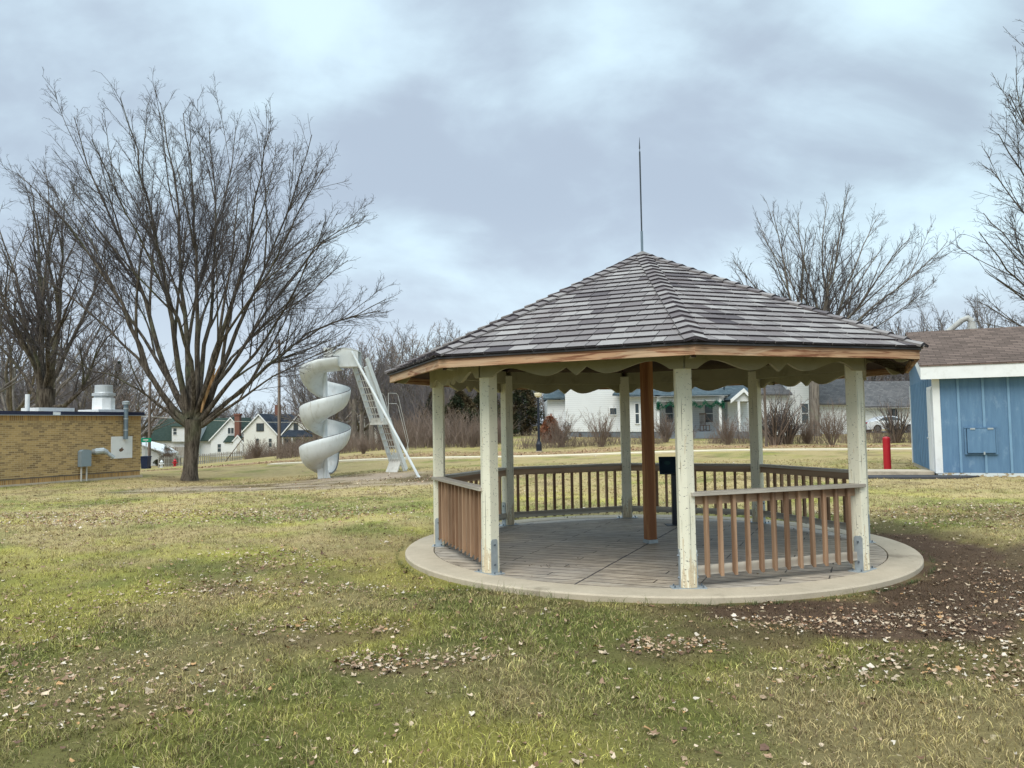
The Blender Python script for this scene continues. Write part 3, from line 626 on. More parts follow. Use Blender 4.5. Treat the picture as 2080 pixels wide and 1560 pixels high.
        mm.add(v,[(3,2,1,0),(4,5,6,7),(0,1,5,4),(1,2,6,5),(2,3,7,6),(3,0,4,7)])
        o=mm.build('drip_edge',M['rimdark'],g); o.matrix_local=Matrix.Translation((apE*math.cos(a),apE*math.sin(a),0))@Matrix.Rotation(a+PI/2,4,'Z')
    # hip brackets
    poly=[(2.90,2.47),(2.90,2.28),(3.00,2.235),(3.06,2.195),(3.13,2.165),(3.18,2.12),(3.205,2.06),(3.235,2.045),(3.30,2.08),(3.36,2.14),(3.40,2.20),(3.41,2.32)]
    poly=[(2.885,2.5),(2.885,2.30),(2.95,2.36),(3.02,2.36),(3.10,2.33),(3.17,2.29),(3.22,2.22),(3.25,2.19),(3.30,2.185),(3.41,2.215),(3.41,2.32)]
    for a in ang:
        mm=MB().prism([(r,z) for r,z in poly],Matrix.Translation((0,.02,0))@Matrix.Rotation(PI/2,4,'X'),.04)
        o=mm.build('hip_bracket',M['cream'],g); o.matrix_local=Matrix.Rotation(a,4,'Z')
    # underside boards + rafters
    apex=3.86; ze=EAVE+.09; slope=(apex-ze)/RE
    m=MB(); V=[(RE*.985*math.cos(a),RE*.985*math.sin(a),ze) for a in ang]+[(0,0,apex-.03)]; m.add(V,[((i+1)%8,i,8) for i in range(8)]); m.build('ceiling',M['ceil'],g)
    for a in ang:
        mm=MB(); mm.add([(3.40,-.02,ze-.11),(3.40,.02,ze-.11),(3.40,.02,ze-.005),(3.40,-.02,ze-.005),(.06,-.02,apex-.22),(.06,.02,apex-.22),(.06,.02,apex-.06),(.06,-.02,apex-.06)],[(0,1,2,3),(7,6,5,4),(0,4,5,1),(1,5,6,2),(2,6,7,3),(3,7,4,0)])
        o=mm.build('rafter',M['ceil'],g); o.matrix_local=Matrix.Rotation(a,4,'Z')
    # shingles: courses of real boards on each face
    rs=np.random.default_rng(5); sh=MB()
    ze=EAVE+.112; apx=3.875; REE=RE+.035; apo=REE*math.cos(PI/8); sl=math.hypot(apo,apx-ze); NC=21; ex=sl/NC
    for i in range(8):
        a=ang[i]+PI/8; out=np.array([math.cos(a),math.sin(a),0]); al=np.array([-math.sin(a),math.cos(a),0])
        down=(out*apo+np.array([0,0,ze-apx]))/sl; nrm=np.cross(al,down); nrm=nrm/np.linalg.norm(nrm); nrm=nrm if nrm[2]>0 else -nrm
        A=np.array([0,0,apx])
        for c in range(NC):
            s1=sl-c*ex; s0=max(s1-ex*1.25,0.02); hw1=s1/sl*REE*math.sin(PI/8); x=-hw1+rs.uniform(-.15,0)
            patch=rs.uniform(0,1)
            while x<hw1:
                w_=rs.uniform(.11,.27); x0=max(x,-hw1); x1=min(x+w_-.008,hw1)
                if x1-x0>.012:
                    jit=rs.uniform(-.005,.005); th=.018+rs.uniform(0,.004)
                    def pt(xx,s,h):
                        lim=s/sl*REE*math.sin(PI/8); xx=max(-lim,min(lim,xx)); return A+down*s+al*xx+nrm*h
                    v=[pt(x0,s1+jit,.004),pt(x1,s1+jit,.004),pt(x1,s0,.0),pt(x0,s0,.0),pt(x0,s1+jit,.006+th),pt(x1,s1+jit,.006+th),pt(x1,s0,.005),pt(x0,s0,.005)]
                    mid=((x0+x1)/2); wn=fbm(np.array([mid*1.6+i*7]),np.array([s1*1.6]),3,3)[0]
                    t=np.clip(rs.normal(.62,.17)-max(0,(wn-.56)*1.5)-(.30 if rs.random()<.06 else 0),.06,1)
                    sh.add(v,[(3,2,1,0),(4,5,6,7),(1,2,6,5),(2,3,7,6),(3,0,4,7)],t); sh.add(v[:2]+v[4:6],[(0,1,3,2)],0.)  # end-grain butts tinted darkest, putting each course's shadow line into the colour
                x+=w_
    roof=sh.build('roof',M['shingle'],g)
    # hip caps
    for i,a in enumerate(ang):
        m=MB(); hl=math.hypot(REE,apx-ze); dn=Vector((REE*math.cos(a),REE*math.sin(a),ze-apx)).normalized()
        NCc=22; e=hl/NCc
        for k in range(NCc):
            s1=hl-k*e+.01; s0=max(s1-e*1.3,0.0)
            for sgn in (-1,1):
                aa=a+sgn*PI/8; fo=Vector((math.cos(aa)*apo,math.sin(aa)*apo,ze-apx)); 
                # direction across the face, perpendicular to hip, lying in the adjacent face
                fm=fo.normalized(); ac=(fm-dn*fm.dot(dn)).normalized(); nn=dn.cross(ac).normalized(); nn=nn if nn.z>0 else -nn
                A=Vector((0,0,apx)); up0=Vector((0,0,1)); w_=.098; w0=min(w_,s0*.5+.02); h1=.054; h0=.024
                def q(s,x,h): return A+dn*s+ac*x+nn*h
                ridge1=A+dn*s1+Vector((0,0,1))*(h1+.004); ridge0=A+dn*s0+Vector((0,0,1))*(h0+.002)
                v=[ridge1,q(s1,w_,h1*.9),q(s0,w0,h0),ridge0,ridge1-Vector((0,0,.026)),q(s1,w_,h1*.9-.026),q(s0,w0,.0),ridge0-Vector((0,0,.02))]
                t=float(np.clip(rs.normal(.58,.18),.15,1))
                vv=[tuple(x) for x in v]; m.add(vv,[(0,1,2,3),(7,6,5,4),(1,5,6,2),(2,6,7,3),(3,7,4,0)],t); m.add([vv[0],vv[1],vv[5],vv[4]],[(0,3,2,1)],0.)  # step edge of each cap tinted darkest, a painted shadow line
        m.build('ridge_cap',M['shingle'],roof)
    m=MB(); m.lathe([(.16,-.07),(.15,-.045),(.02,.02),(.001,.022)],(0,0,apx+.03),8); m.build('roof_peak',M['ridge'],roof)
    # mast
    z0=apx+.03; x0,zt=0,0
    top=un(1301,279,GY)[1]; s1=un(1300,470,GY)[1]; s2=un(1301,308,GY)[1]
    ms=MB().tube([(0,0,z0),(0,0,s1)],[.017,.017],10).build('mast',M['pipe'],g)
    MB().tube([(0,0,s1-.01),(0,0,s2)],[.0105,.0105],8).build('rod',M['darksteel'],ms)
    MB().tube([(0,0,s2),(0,0,s2+.04),(.0,0,s2+.045),(.002,0,top)],[.004,.004,.010,.002],8).build('spike',M['darksteel'],ms)
    return g
gazebo()
# display lectern
def lectern():
    x,_=un(1373,1064,12.05); L=empty('display_lectern',(x,12.1,0),R(0),'dark lectern with a sloping display panel behind the near gazebo post','lectern')
    MB().box((.0,0,.44),(.085,.085,.88)).build('stand',M['black'],L,bevel=.003)
    MB().box((.0,0,.006),(.30,.26,.012)).build('base_plate',M['darksteel'],L)
    Mx=Matrix.Translation((.02,-.02,.93))@Matrix.Rotation(R(-8),4,'Z')@Matrix.Rotation(R(44),4,'X')
    p=MB().box((0,0,0),(.50,.36,.03),M=Mx).build('panel',M['panel'],L,bevel=.004)
    e=MB(); e.add([tuple(Mx@Vector((-.12+.05*math.cos(t),.04+.04*math.sin(t),.0165))) for t in np.linspace(0,2*PI,16,endpoint=False)],[tuple(range(16))]); e.build('emblem',M['emblem'],p)
lectern()
# ------------------------------------------------------------ spiral slide
def slide():
    sx,_=un(661,960,29); sy=29.; g0=-.30
    g=empty('spiral_slide',(sx,sy,g0),0,'tall grey spiral slide turning round a white column beside the big bare tree','slide')
    ztop=un(665,706,29)[1]-g0
    pole=MB().cyl((0,0,-.1),(0,0,ztop),.085,14).build('column',M['slide'],g,smooth=False)
    m=MB(); m.prism([(-.28,-.05),(.22,-.05),(.13,.22),(.1,.32),(-.12,.40),(-.30,.42)],Matrix.Translation((0,.03,0))@Matrix.Rotation(PI/2,4,'X'),.06); m.build('foot_plate',M['white'],pole)
    m=MB(); m.box((.16,.02,ztop-.28),(.3,.3,.5)); m.build('column_cap',M['slidein'],pole)
    # chute
    Rr=.93; pitch=1.47; rim0=.82+.30   # rim height above g0 at 180 deg
    cs=[(.075,.22),(.085,.10),(.13,.03),(.22,.0),(.38,-.01),(.54,.03),(.68,.12),(.79,.25),(.865,.41),(.905,.58),(.925,.74),(.94,.755),(.955,.74),(.94,.56),(.90,.37),(.825,.20),(.71,.065),(.55,-.02),(.38,-.055),(.2,-.045),(.1,-.01),(.06,.10),(.055,.22)]
    ts=np.linspace(70,990,150); V=[];K=len(cs)
    for t in ts:
        s_=1-.42*max(0,t-870)/120; z=rim0+(t-180)/360*pitch-.75*s_
        if t<150: z=max(z,.20+ (t-70)/80*.09)
        for r,h in cs:
            hh=h
            if r<.13: hh=min(h,.12) if 200<t else h
            if t>900 and r>.8 and h>.1: hh=h
            V.append((r*math.cos(R(t)),r*math.sin(R(t)),z+hh*s_))
    zt_=rim0+(990-180)/360*pitch-.75*.58; ns_=6; ts=list(ts)
    for q in range(1,ns_+1):
        xx=q/ns_*.70
        for r,h in cs: V.append((xx,-r,zt_+xx*.12+h*.58))
        ts.append(990)
    f=[(i*K+j,i*K+(j+1)%K,(i+1)*K+(j+1)%K,(i+1)*K+j) for i in range(len(ts)-1) for j in range(K)]+[tuple(range(K-1,-1,-1)),tuple((len(ts)-1)*K+j for j in range(K))]
    ch=MB().add(V,f).build('chute',M['slide'],g,smooth=True)
    ts=ts[:150]; rp=[(.94*math.cos(R(t)),.94*math.sin(R(t)),max(rim0+(t-180)/360*pitch-.75,(.20+(t-70)/80*.09) if t<150 else -9)+.755) for t in ts]+[(.70,-.94,zt_+.084+.755*.58)]
    ends=[(r*math.cos(R(70)),r*math.sin(R(70)),.20+h) for r,h in cs[:12]][::-1]
    MB().tube(rp,.013,6).tube(ends,.014,6).build('rim',M['rimdark'],ch)
    for tt in (200,330,470,610,750,860):
        z_=rim0+(tt-180)/360*pitch-.75; MB().tube([(r*math.cos(R(tt)),r*math.sin(R(tt)),z_+h-.004) for r,h in cs[12:21]],.010,5).build('seam',M['slidein'],ch)
    # platform and hood
    Xp=lambda px,py,Y=28.3: (un(px,py,Y)[0]-sx, un(px,py,Y)[1]-g0)
    x0,zf=Xp(692,745); x1,zf2=Xp(729,749); hood=[(671,729),(678,718),(685,711),(697,707),(712,708.5),(728,713)]
    pl=[Xp(*p) for p in hood]
    yf,yb=-.78,-.16
    P=[(x0-.0,zf)]+[(x1,zf)]+[(x,z) for x,z in pl[::-1]]+[Xp(676,737)]
    for yy in (yf,yb): MB().prism(P,Matrix.Translation((0,yy+.02,0))@Matrix.Rotation(PI/2,4,'X'),.025).build('hood_side',M['slide'],g)
    MB().box(((x0+x1)/2,(yf+yb)/2,zf+.02),(x1-x0+.1,yb-yf,.06)).build('platform',M['slidein'],g)
    # hoop over top
    m=MB(); V=[];ar=pl
    for x,z in ar: V+=[(x,yf-.02,z+.012),(x,yb+.02,z+.012),(x,yb+.02,z-.012),(x,yf-.02,z-.012)]
    n=len(ar); m.add(V,[(i*4+j,(i+1)*4+j,(i+1)*4+(j+1)%4,i*4+(j+1)%4) for i in range(n-1) for j in range(4)]+[(0,1,2,3),(n*4-1,n*4-2,n*4-3,n*4-4)]); m.build('hood_rim',M['slide'],g)
    # ladder
    T=Vector((x1+.0,-.47,zf)); 
    def W(px,py,Y): x,z=un(px,py,Y); return Vector((x-sx,Y-sy,z-g0))
    B=W(812,955,30.3); B.z=gz(B.x+sx,30.3)-g0-.03
    run=Vector((B.x-T.x,B.y-T.y,0)); L=run.length; d=run.normalized(); w=Vector((d.y,-d.x,0)); hw=.29
    Mid=T.lerp(B,.475); lo=.34 # landing length
    k=1-lo/L
    M1=T+(B-T)*.0; P1=T+Vector((d.x*(L-lo)*.5,d.y*(L-lo)*.5,-(T.z-B.z)*.5)); P2=P1+d*lo
    def flight(a,b,nm,bars=3):
        l=empty_part(nm,g,a,b,w,hw)
        return l
    def empty_part(nm,g,a,b,w,hw):
        u=(b-a).normalized(); nn=u.cross(w).normalized(); m=MB()
        def bar(p,q,sw,sh):
            L_=(q-p).length; c=(p+q)/2; Mx=Matrix.Translation(c)@Matrix((( *(q-p).normalized(),0),(*w,0),(*nn,0),(0,0,0,1))).transposed()
            m.box((0,0,0),(L_,sw,sh),M=Mx)
        bar(a+w*hw,b+w*hw,.045,.20); bar(a-w*hw,b-w*hw,.045,.20)
        o=m.build(nm,M['slide'],g)
        ns=int(round((a.z-b.z)/.245))
        for i in range(1,ns):
            c=a.lerp(b,i/ns); s=MB()
            Mx=Matrix.Translation(c)@Matrix(((*d,0),(*w,0),(0,0,1,0),(0,0,0,1))).transposed()
            for q in (-.045,.0,.045): s.box((q,0,0),(.028,hw*2-.03,.028),M=Mx)
            s.build('step',M['slidein'],o)
        # under grating bars
        s=MB()
        for q in (-.12,.02,.14):
            p0=a.lerp(b,.02)+w*q+nn*.10; p1=a.lerp(b,.98)+w*q+nn*.10; s.cyl(p0,p1,.012,5)
        s.build('guard_bar',M['slidein'],o)
        return o
    f1=flight(T,P1,'upper_ladder'); f2=flight(P2,B,'lower_ladder')
    m=MB(); Mx=Matrix.Translation((P1+P2)/2)@Matrix(((*d,0),(*w,0),(0,0,1,0),(0,0,0,1))).transposed(); m.box((0,0,-.02),(lo+.1,2*hw+.1,.26),M=Mx); m.build('landing',M['slidein'],g)
    m=MB(); Mx=Matrix.Translation(B+Vector((-d.x*.28,-d.y*.28,.36)))@Matrix(((*d,0),(*w,0),(0,0,1,0),(0,0,0,1))).transposed(); m.box((0,0,0),(.05,2*hw,.82),M=Mx@Matrix.Rotation(R(28),4,'Y')); m.build('kick_panel',M['slidein'],g)
    # side stringer, wide and continuous on the near side
    m=MB(); a=T+w*(hw+.05)+Vector((0,0,.30)); b=B+w*(hw+.05)+Vector((0,0,.1))
    for p,q,hgt in ((a,b,.17),):
        u=(q-p).normalized(); nn=u.cross(w).normalized(); Mx=Matrix.Translation((p+q)/2)@Matrix(((*u,0),(*w,0),(*nn,0),(0,0,0,1))).transposed(); m.box((0,0,0),((q-p).length,.05,hgt),M=Mx)
    m.build('side_stringer',M['slide'],g)
    # brace
    m=MB(); q=W(851,977,27.2); q.z=gz(q.x+sx,27.2)-g0; m.cyl(W(714,714,28.1),q,.048,10); m.cyl(q+Vector((0,0,-.02)),q+Vector((0,0,.02)),.12,10); m.build('brace',M['slide'],g)
    # hand rails
    m=MB(); far=-w*(hw+.04)
    def rail(pts): m.tube([tuple(p) for p in pts],.010,6)
    nr=w*(hw+.1)+Vector((d.x*.2,d.y*.2,0))
    for off in (w*(hw+.06),-w*(hw+.06)):
        for e,h in ((.0,.95),(.0,.55)):
            p=P2+off; hi=Vector((0,0,h)); st=P2+off-d*.1
            rail([st+Vector((0,0,h*.2)),st+hi+Vector((0,0,.0))+Vector((0,0,.1)),P2+d*.35+off+hi+Vector((0,0,.1)),P2+d*.45+off+hi,B.lerp(P2,.25)+off+Vector((d.x*.35,d.y*.35,h*.75)),B.lerp(P2,.12)+off+Vector((0,0,.1))])
    m.build('handrail',M['slidein'],g)
slide()
# ------------------------------------------------------------ brick building
BO=np.array([-14.97,31.]); BD=np.array([-.418,-.908]); 
def wallpt(px,py,out=0.):
    # intersection of pixel column with the wall line -> (t along wall from corner, z)
    u=(px-1040)/F; u=un(px,py,1.)[0]
    t=(u*BO[1]-BO[0])/(BD[0]-u*BD[1]); Y=BO[1]+BD[1]*t; return t,un(px,py,Y)[1]
def brickb():
    rz=math.atan2(-BD[1],-BD[0]) # local +x towards the corner (away), building on -? side
    g0=-.3
    g=empty('brick_building',(BO[0],BO[1],0),math.atan2(BD[1],BD[0]),'low flat-roofed yellow brick building with dark blue roof edge left of the big tree','building')
    # local x along wall toward camera; interior is local -y?  dir2=(-.908,.418); local y axis = (-sin,cos) of rz
    a=math.atan2(BD[1],BD[0]); ly=np.array([-math.sin(a),math.cos(a)]); inn=np.array([-.908,.418]); s=1 if ly@inn>0 else -1
    L=13.;D=9.;zt=2.22; zb=.03
    def yb(v0,v1): return (min(v0*s,v1*s),max(v0*s,v1*s))
    def bx(m,x0,x1,o0,o1,z0,z1): q=yb(o0,o1); m.b2(x0,x1,q[0],q[1],z0,z1); return m
    bx(MB(),0,L,0,D,zb+.0,zt).build('wall',M['brick'],g)
    bx(MB(),.0,L,-.004,.3,zt-.20,zt-.003).build('soldier_course',M['soldier'],g)
    bx(MB(),.02,L,.012,D-.1,-.22,zb-.001).build('base_course',M['soldier'],g)
    bx(MB(),.01,L,-.004,.2,zb-.022,zb+.004).build('ledge',M['rimdark'],g)
    bx(MB(),-.05,L,-.07,D,-.6,-.16).build('footing',M['conc'],g)
    t1,_=wallpt(104,840); t2,_=wallpt(121,840)
    r=MB(); bx(r,-.1,t2,-.1,D+.1,zt,zt+.13); bx(r,t1,L,-.1,D+.1,zt,zt+.13); r.build('roof_edge',M['navy'],g)
    bx(MB(),t2+.002,t1-.002,-.06,.5,zt,zt+.10).build('scupper',M['white'],g)
    bx(MB(),-.11,L,-.105,D,zt-.02,zt-.001).build('drip_edge',M['steel'],g)
    def top(px,py,o): # roof item at inward offset o : solve along line shifted
        u=un(px,py,1.)[0]; P=BO+inn*o; t=(u*P[1]-P[0])/(BD[0]-u*BD[1]); Y=P[1]+BD[1]*t; return t,un(px,py,Y)[1]
    # exhaust hood
    o=1.4; t,z=top(211,783,o); t=float(t); zr=zt+.13
    m=MB(); m.box((t,s*o,zr+.06),(1.35,1.2,.12)); m.build('roof_curb',M['white'],g)
    ex=MB(); ex.lathe([(.42,zr+.1),(.41,zr+.59),(.41,zr+.60)],(t,s*o,0),8); exo=ex.build('exhaust_fan',M['white'],g)
    MB().lathe([(.36,zr+.605),(.36,zr+.67),(.43,zr+.68),(.43,zr+.79),(.34,zr+.80),(.33,zr+.82),(.33,z),(.30,z+.01)],(t,s*o,0),24).build('fan_cap',M['steel2'],exo,smooth=False)
    t,z=top(56,801,.8); MB().cyl((t,s*.8,zr),(t,s*.8,z),.075,12).build('vent_pipe',M['white'],g)
    ta,z=top(75,830,1.); tb,_=top(148,830,1.); q=yb(.9,1.9); MB().b2(tb,ta,q[0],q[1],zr,zr+.16).build('roof_hatch',M['white'],g)
    # wall items
    ta,z0=wallpt(225,932); tb,z1=wallpt(268,886); bx(MB(),tb,ta,-.03,-.001,z0,z1).build('patch_panel',M['white'],g)
    tc,zc=wallpt(246,913); hm=MB(); pts=[(-.12,-.05),(-.05,-.09),(.03,-.07),(.10,.0),(.05,.03),(.02,.10),(-.03,.05),(-.10,.02)]
    hm.add([(tc+x*-1,s*-.033,zc+y) for x,y in pts],[tuple(range(8))]); hm.build('hole',M['brown'],g)
    t,z0=wallpt(251,892); _,z1=wallpt(249,815); fl=MB().cyl((t,s*-.12,z0),(t,s*-.12,z1-.1),.085,12).build('flue_pipe',M['pipe'],g)
    MB().lathe([(.09,-.12),(.14,-.11),(.14,-.05),(.10,-.05),(.14,-.04),(.14,0),(.05,.03)],(t,s*-.12,z1-.02),14).build('flue_cap',M['steel'],fl)
    m=MB(); 
    for zz in (z0+.35,z0+.8,z0+1.2): m.lathe([(.09,-.02),(.095,-.02),(.095,.02),(.09,.02)],(t,s*-.12,zz),12)
    m.build('pipe_collar',M['steel'],fl)
    ta,z0=wallpt(157,948); tb,z1=wallpt(178,913); u=(ta+tb)/2; wd=(ta-tb)
    eb=MB(); q=yb(-.22,-.02); xa,xb=u-wd/2,u+wd/2
    eb.add([(xa,q[0],z0),(xb,q[0],z0),(xb,q[1],z0),(xa,q[1],z0),(xa,q[0],z1-.06),(xb,q[0],z1-.06),(xb,q[1],z1-.06),(xa,q[1],z1-.06),(u-.12,q[0],z1),(u+.12,q[0],z1),(u+.12,q[1],z1),(u-.12,q[1],z1)],[(3,2,1,0),(0,1,5,4),(1,2,6,5),(2,3,7,6),(3,0,4,7),(4,5,9,8),(5,6,10,9),(6,7,11,10),(7,4,8,11),(8,9,10,11)])
    e=eb.build('meter_box',M['greybox'],g)
    for f_ in (-.25,.28): MB().cyl((u+wd*f_,s*-.1,-.3),(u+wd*f_,s*-.1,z0+.01),.03,8).build('conduit',M['stone'],e)
    # elbow exhaust
    t,z=wallpt(190,918); t2,z2=wallpt(211,931)
    m=MB(); m.tube([(t,0,z+.0),(t,s*-.18,z+.02),(t-.18,s*-.30,z+.04),(t-.30,s*-.36,z-.03)],[.11,.13,.12,.09],12); m.tube([(t-.28,s*-.35,z-.02),(t-.50,s*-.48,z-.24)],[.07,.07],12)
    m.build('elbow_vent',M['steel'],g)
    m=MB(); m.lathe([(.19,-.03),(.24,0),(.19,.03)],(0,0,0),14); 
brickb()
# ------------------------------------------------------------ blue shed
M['ventp']=simple('dull_vent_pipe',(.38,.38,.36),.6,.3,var=.2,scale=5,dirt=((.15,.12,.09),.5)); M['bluel']=simple('faded_blue_batten',(.17,.29,.42),.7,.2,var=.2,scale=6,st=(1,1,.3))
def shed():
    th=math.atan2(-.371,.929); ox,oy=12.05,22.0; g0=gz(ox,oy)
    g=empty('blue_shed',(ox,oy,0),th,'blue board-and-batten shed with white trim and brown shingle roof on the right','shed')
    L,D=7.,6.0; z0,zt=.06,2.78; FH=.42
    MB().b2(0,L,0,D,z0,zt).build('wall',M['blue'],g); zB=3.45
    b=MB()
    for k in range(1,12): b.b2(.12+k*.61-.145,.12+k*.61-.085,-.032,-.001,z0+.002,zt)
    for k in range(1,12): b.b2(-.02,-.001,.75+.42*k,.80+.42*k,z0+.002,zt) if k*.42+.8<D else None
    b.build('batten',M['bluel'],g)
    MB().b2(.03,2.35,-.012,-.001,-.32,z0-.004).build('base_board',M['peel'],g)
    MB().b2(.01,L,.02,D-.02,-.5,z0-.002).build('foundation',M['conc'],g)
    MB().b2(-.024,.16,-.028,-.002,z0-.02,zt-.02).build('corner_board',M['white'],g)
    MB().b2(-.026,-.002,-.0,.08,z0-.02,zt-.02).build('corner_board',M['white'],g)
    MB().b2(-.026,-.002,D-.1,D,z0-.02,zt-.02).build('corner_board',M['white'],g)
    dr=MB().b2(-.05,-.003,.26,1.12,z0-.04,2.42).build('door',M['white'],g)
    MB().b2(-.03,-.002,.16,.25,z0,2.5).b2(-.03,-.002,1.13,1.22,z0,2.5).b2(-.031,-.002,.16,1.22,2.43,2.53).build('door_frame',M['white'],g)
    h=MB(); h.cyl((-.05,1.04,1.02),(-.09,1.04,1.02),.03,10); h.cyl((-.085,1.04,1.02),(-.085,.94,1.02),.012,6); h.cyl((-.05,1.04,1.2),(-.06,1.04,1.2),.03,10); h.build('handle',M['steel'],dr)
    # roof
    oh,ov=.34,.34; ridge=4.36; ze=zt+.30; sl=(ridge-ze)/(D/2+oh)
    r=MB(); t=.05
    for sg in (0,1):
        ya,yb_=(-oh-.02,D/2) if sg==0 else (D+.1,D/2); za=ze-.01 if sg==0 else zB+.1
        v=[(-ov-.02,ya,za),(L+ov,ya,za),(L+ov,yb_,ridge),(-ov-.02,yb_,ridge)]; v+=[(x,y,z+t) for x,y,z in v]
        r.add(v,[(0,1,2,3),(7,6,5,4),(0,4,5,1),(1,5,6,2),(2,6,7,3),(3,7,4,0)])
    r.build('roof',M['brownroof'],g)
    MB().b2(-ov,L+ov,-oh,-oh+.03,ze-.37,ze-.012).build('fascia',M['white'],g)
    rk=MB()
    for sg in (0,1):
        ya,yb_=(-oh+.03,D/2) if sg==0 else (D+.09,D/2); ze_=ze if sg==0 else zB+.1
        for x in (-ov,):
            v=[(x,ya,ze_-.37+.12*sg),(x,yb_,ridge-.30),(x,yb_,ridge-.012),(x,ya,ze_-.012)]; v+=[(q+.03,y,z) for q,y,z in v]; rk.add(v,[(0,1,2,3),(7,6,5,4),(0,4,5,1),(1,5,6,2),(2,6,7,3),(3,7,4,0)])
    rk.build('barge_board',M['white'],g)
    MB().b2(-ov+.03,L,-oh+.03,-.001,ze-.30,ze-.28).build('soffit',M['white'],g)
    gb=MB(); v=[(0,0,zt+.001),(0,D,zt+.001),(0,D,zB),(0,D/2,ridge-.05)]; v+=[(.1,y,z) for x,y,z in v]; gb.add(v,[(0,3,2,1),(4,5,6,7),(0,1,5,4),(1,2,6,5),(2,3,7,6),(3,0,4,7)]); gb.build('gable',M['blue'],g)
    # hatch
    hh=MB().b2(.78,1.46,-.10,-.024,.62,1.30).build('hatch',M['blue'],g); hh['label']='square blue access hatch'
    MB().b2(.72,.765,-.05,-.023,.60,1.30).b2(1.475,1.52,-.05,-.023,.60,1.30).b2(.72,1.52,-.06,-.023,1.315,1.35).b2(.72,1.52,-.06,-.023,.575,.60).build('frame',M['blue'],hh)
    MB().b2(.86,.98,-.115,-.101,1.27,1.315).b2(1.28,1.42,-.115,-.101,1.27,1.315).build('hinge',M['steel'],hh)
    MB().b2(1.16,1.20,-.115,-.1005,.57,.65).build('latch',M['steel'],hh)
    # roof pipe: vertical stack and slanting arm
    zr=4.2; m=MB(); X=1.55; y=D/2+.15
    m.tube([(X,y,zr),(X,y,zr+.46)],[.15,.11],12); m.tube([(X,y,zr+.12),(X,y,zr+.24)],[.17,.17],12)
    m.tube([(X,y,zr+.46),(X-.10,y,zr+.58),(X-.26,y,zr+.52),(X-.86,y-.02,zr+.02)],[.12,.10,.085,.085],12)
    m.build('roof_vent_pipe',M['ventp'],g)
shed()
def slabs():
    x0,y0=10.35,22.35
    m=MB().box((0,0,.02),(1.9,1.1,.16),rz=-.02); o=m.build('door_stoop',M['conc']); o.location=(11.3,22.95,-.02); o.rotation_euler=(0,0,-.25); tag(o,'low pale concrete step outside the shed door','step')
    P=[(9.6,21.6),(12.1,20.9),(12.9,21.4),(12.2,22.2),(10.0,22.6)]
    n=len(P); m=MB(); m.add([(x,y,gz(x,y)+.05) for x,y in P]+[(x,y,-.4) for x,y in P],[tuple(range(n))]+[(i,n+i,n+(i+1)%n,(i+1)%n) for i in range(n)]); o=m.build('asphalt_apron',M['asph']); tag(o,kind='structure')
slabs()
def bollard():
    x,z=un(1803,957,25); g0=gz(x,25); o=MB().lathe([(.115,-.2),(.115,1.06),(.10,1.09),(.05,1.11),(.001,1.115)],(0,0,0),20).build('bollard',M['red'],smooth=False); o.location=(x,25,g0)
    tag(o,'red round bollard standing on the lawn beside the blue shed','bollard')
bollard()
def lamp():
    x,z=un(1095,918,45.7); g0=gz(x,45.7); h=un(1091,797,45.7)[1]-g0
    g=empty('street_lamp',(x,45.7,g0),0,'black park lamp post with a cream globe beyond the gazebo','street lamp')
    MB().lathe([(.17,.0),(.17,.45),(.10,.62),(.075,.8),(.06,h-.32),(.09,h-.30)],(0,0,0),14).build('post',M['black'],g)
    MB().lathe([(.22,-.2),(.22,.06)],(0,0,0),14).build('concrete_base',M['conc'],g)
    gl=MB().lathe([(.09,h-.30),(.20,h-.22),(.24,h-.08),(.22,h),(.05,h+.02)],(0,0,0),14).build('globe',M['lampglass'],g)
    MB().lathe([(.26,h+.0),(.24,h+.07),(.10,h+.17),(.02,h+.2)],(0,0,0),14).build('cap',M['black'],g)
lamp()
# ------------------------------------------------------------ utility poles and wires
def pole(px,yb,yt,Y,r,label,arms=()):
    x,_=un(px,yb,Y); g0=gz(x,Y); zt=un(px,yt,Y)[1]
    g=empty('utility_pole',(x,Y,g0),0,label,'utility pole'); p=MB().tube([(0,0,-.3),(0,0,zt-g0)],[r,r*.72],12).build('shaft',M['pole'],g)
    for dz,l in arms: MB().box((0,0,zt-g0-dz),(l,.12,.12)).cyl((l*.4,0,zt-g0-dz),(l*.4,0,zt-g0-dz+.25),.05,6).cyl((-l*.4,0,zt-g0-dz),(-l*.4,0,zt-g0-dz+.25),.05,6).build('cross_arm',M['pole'],g)
    return Vector((x,Y,zt)),g
pA,_=pole(567,905,690,75,.17,'brown wooden utility pole between the big tree and the slide',((.35,.9),))
pB,_=pole(303,950,775,78,.16,'dark utility pole at the right end of the brick building')
pC,_=pole(711,905,800,88,.2,'short grey utility pole seen behind the slide ladder')
pD,_=pole(1557,913,775,44,.09,'thin grey wooden pole in front of the bare shrubs behind the gazebo')
x=un(1060,900,90)
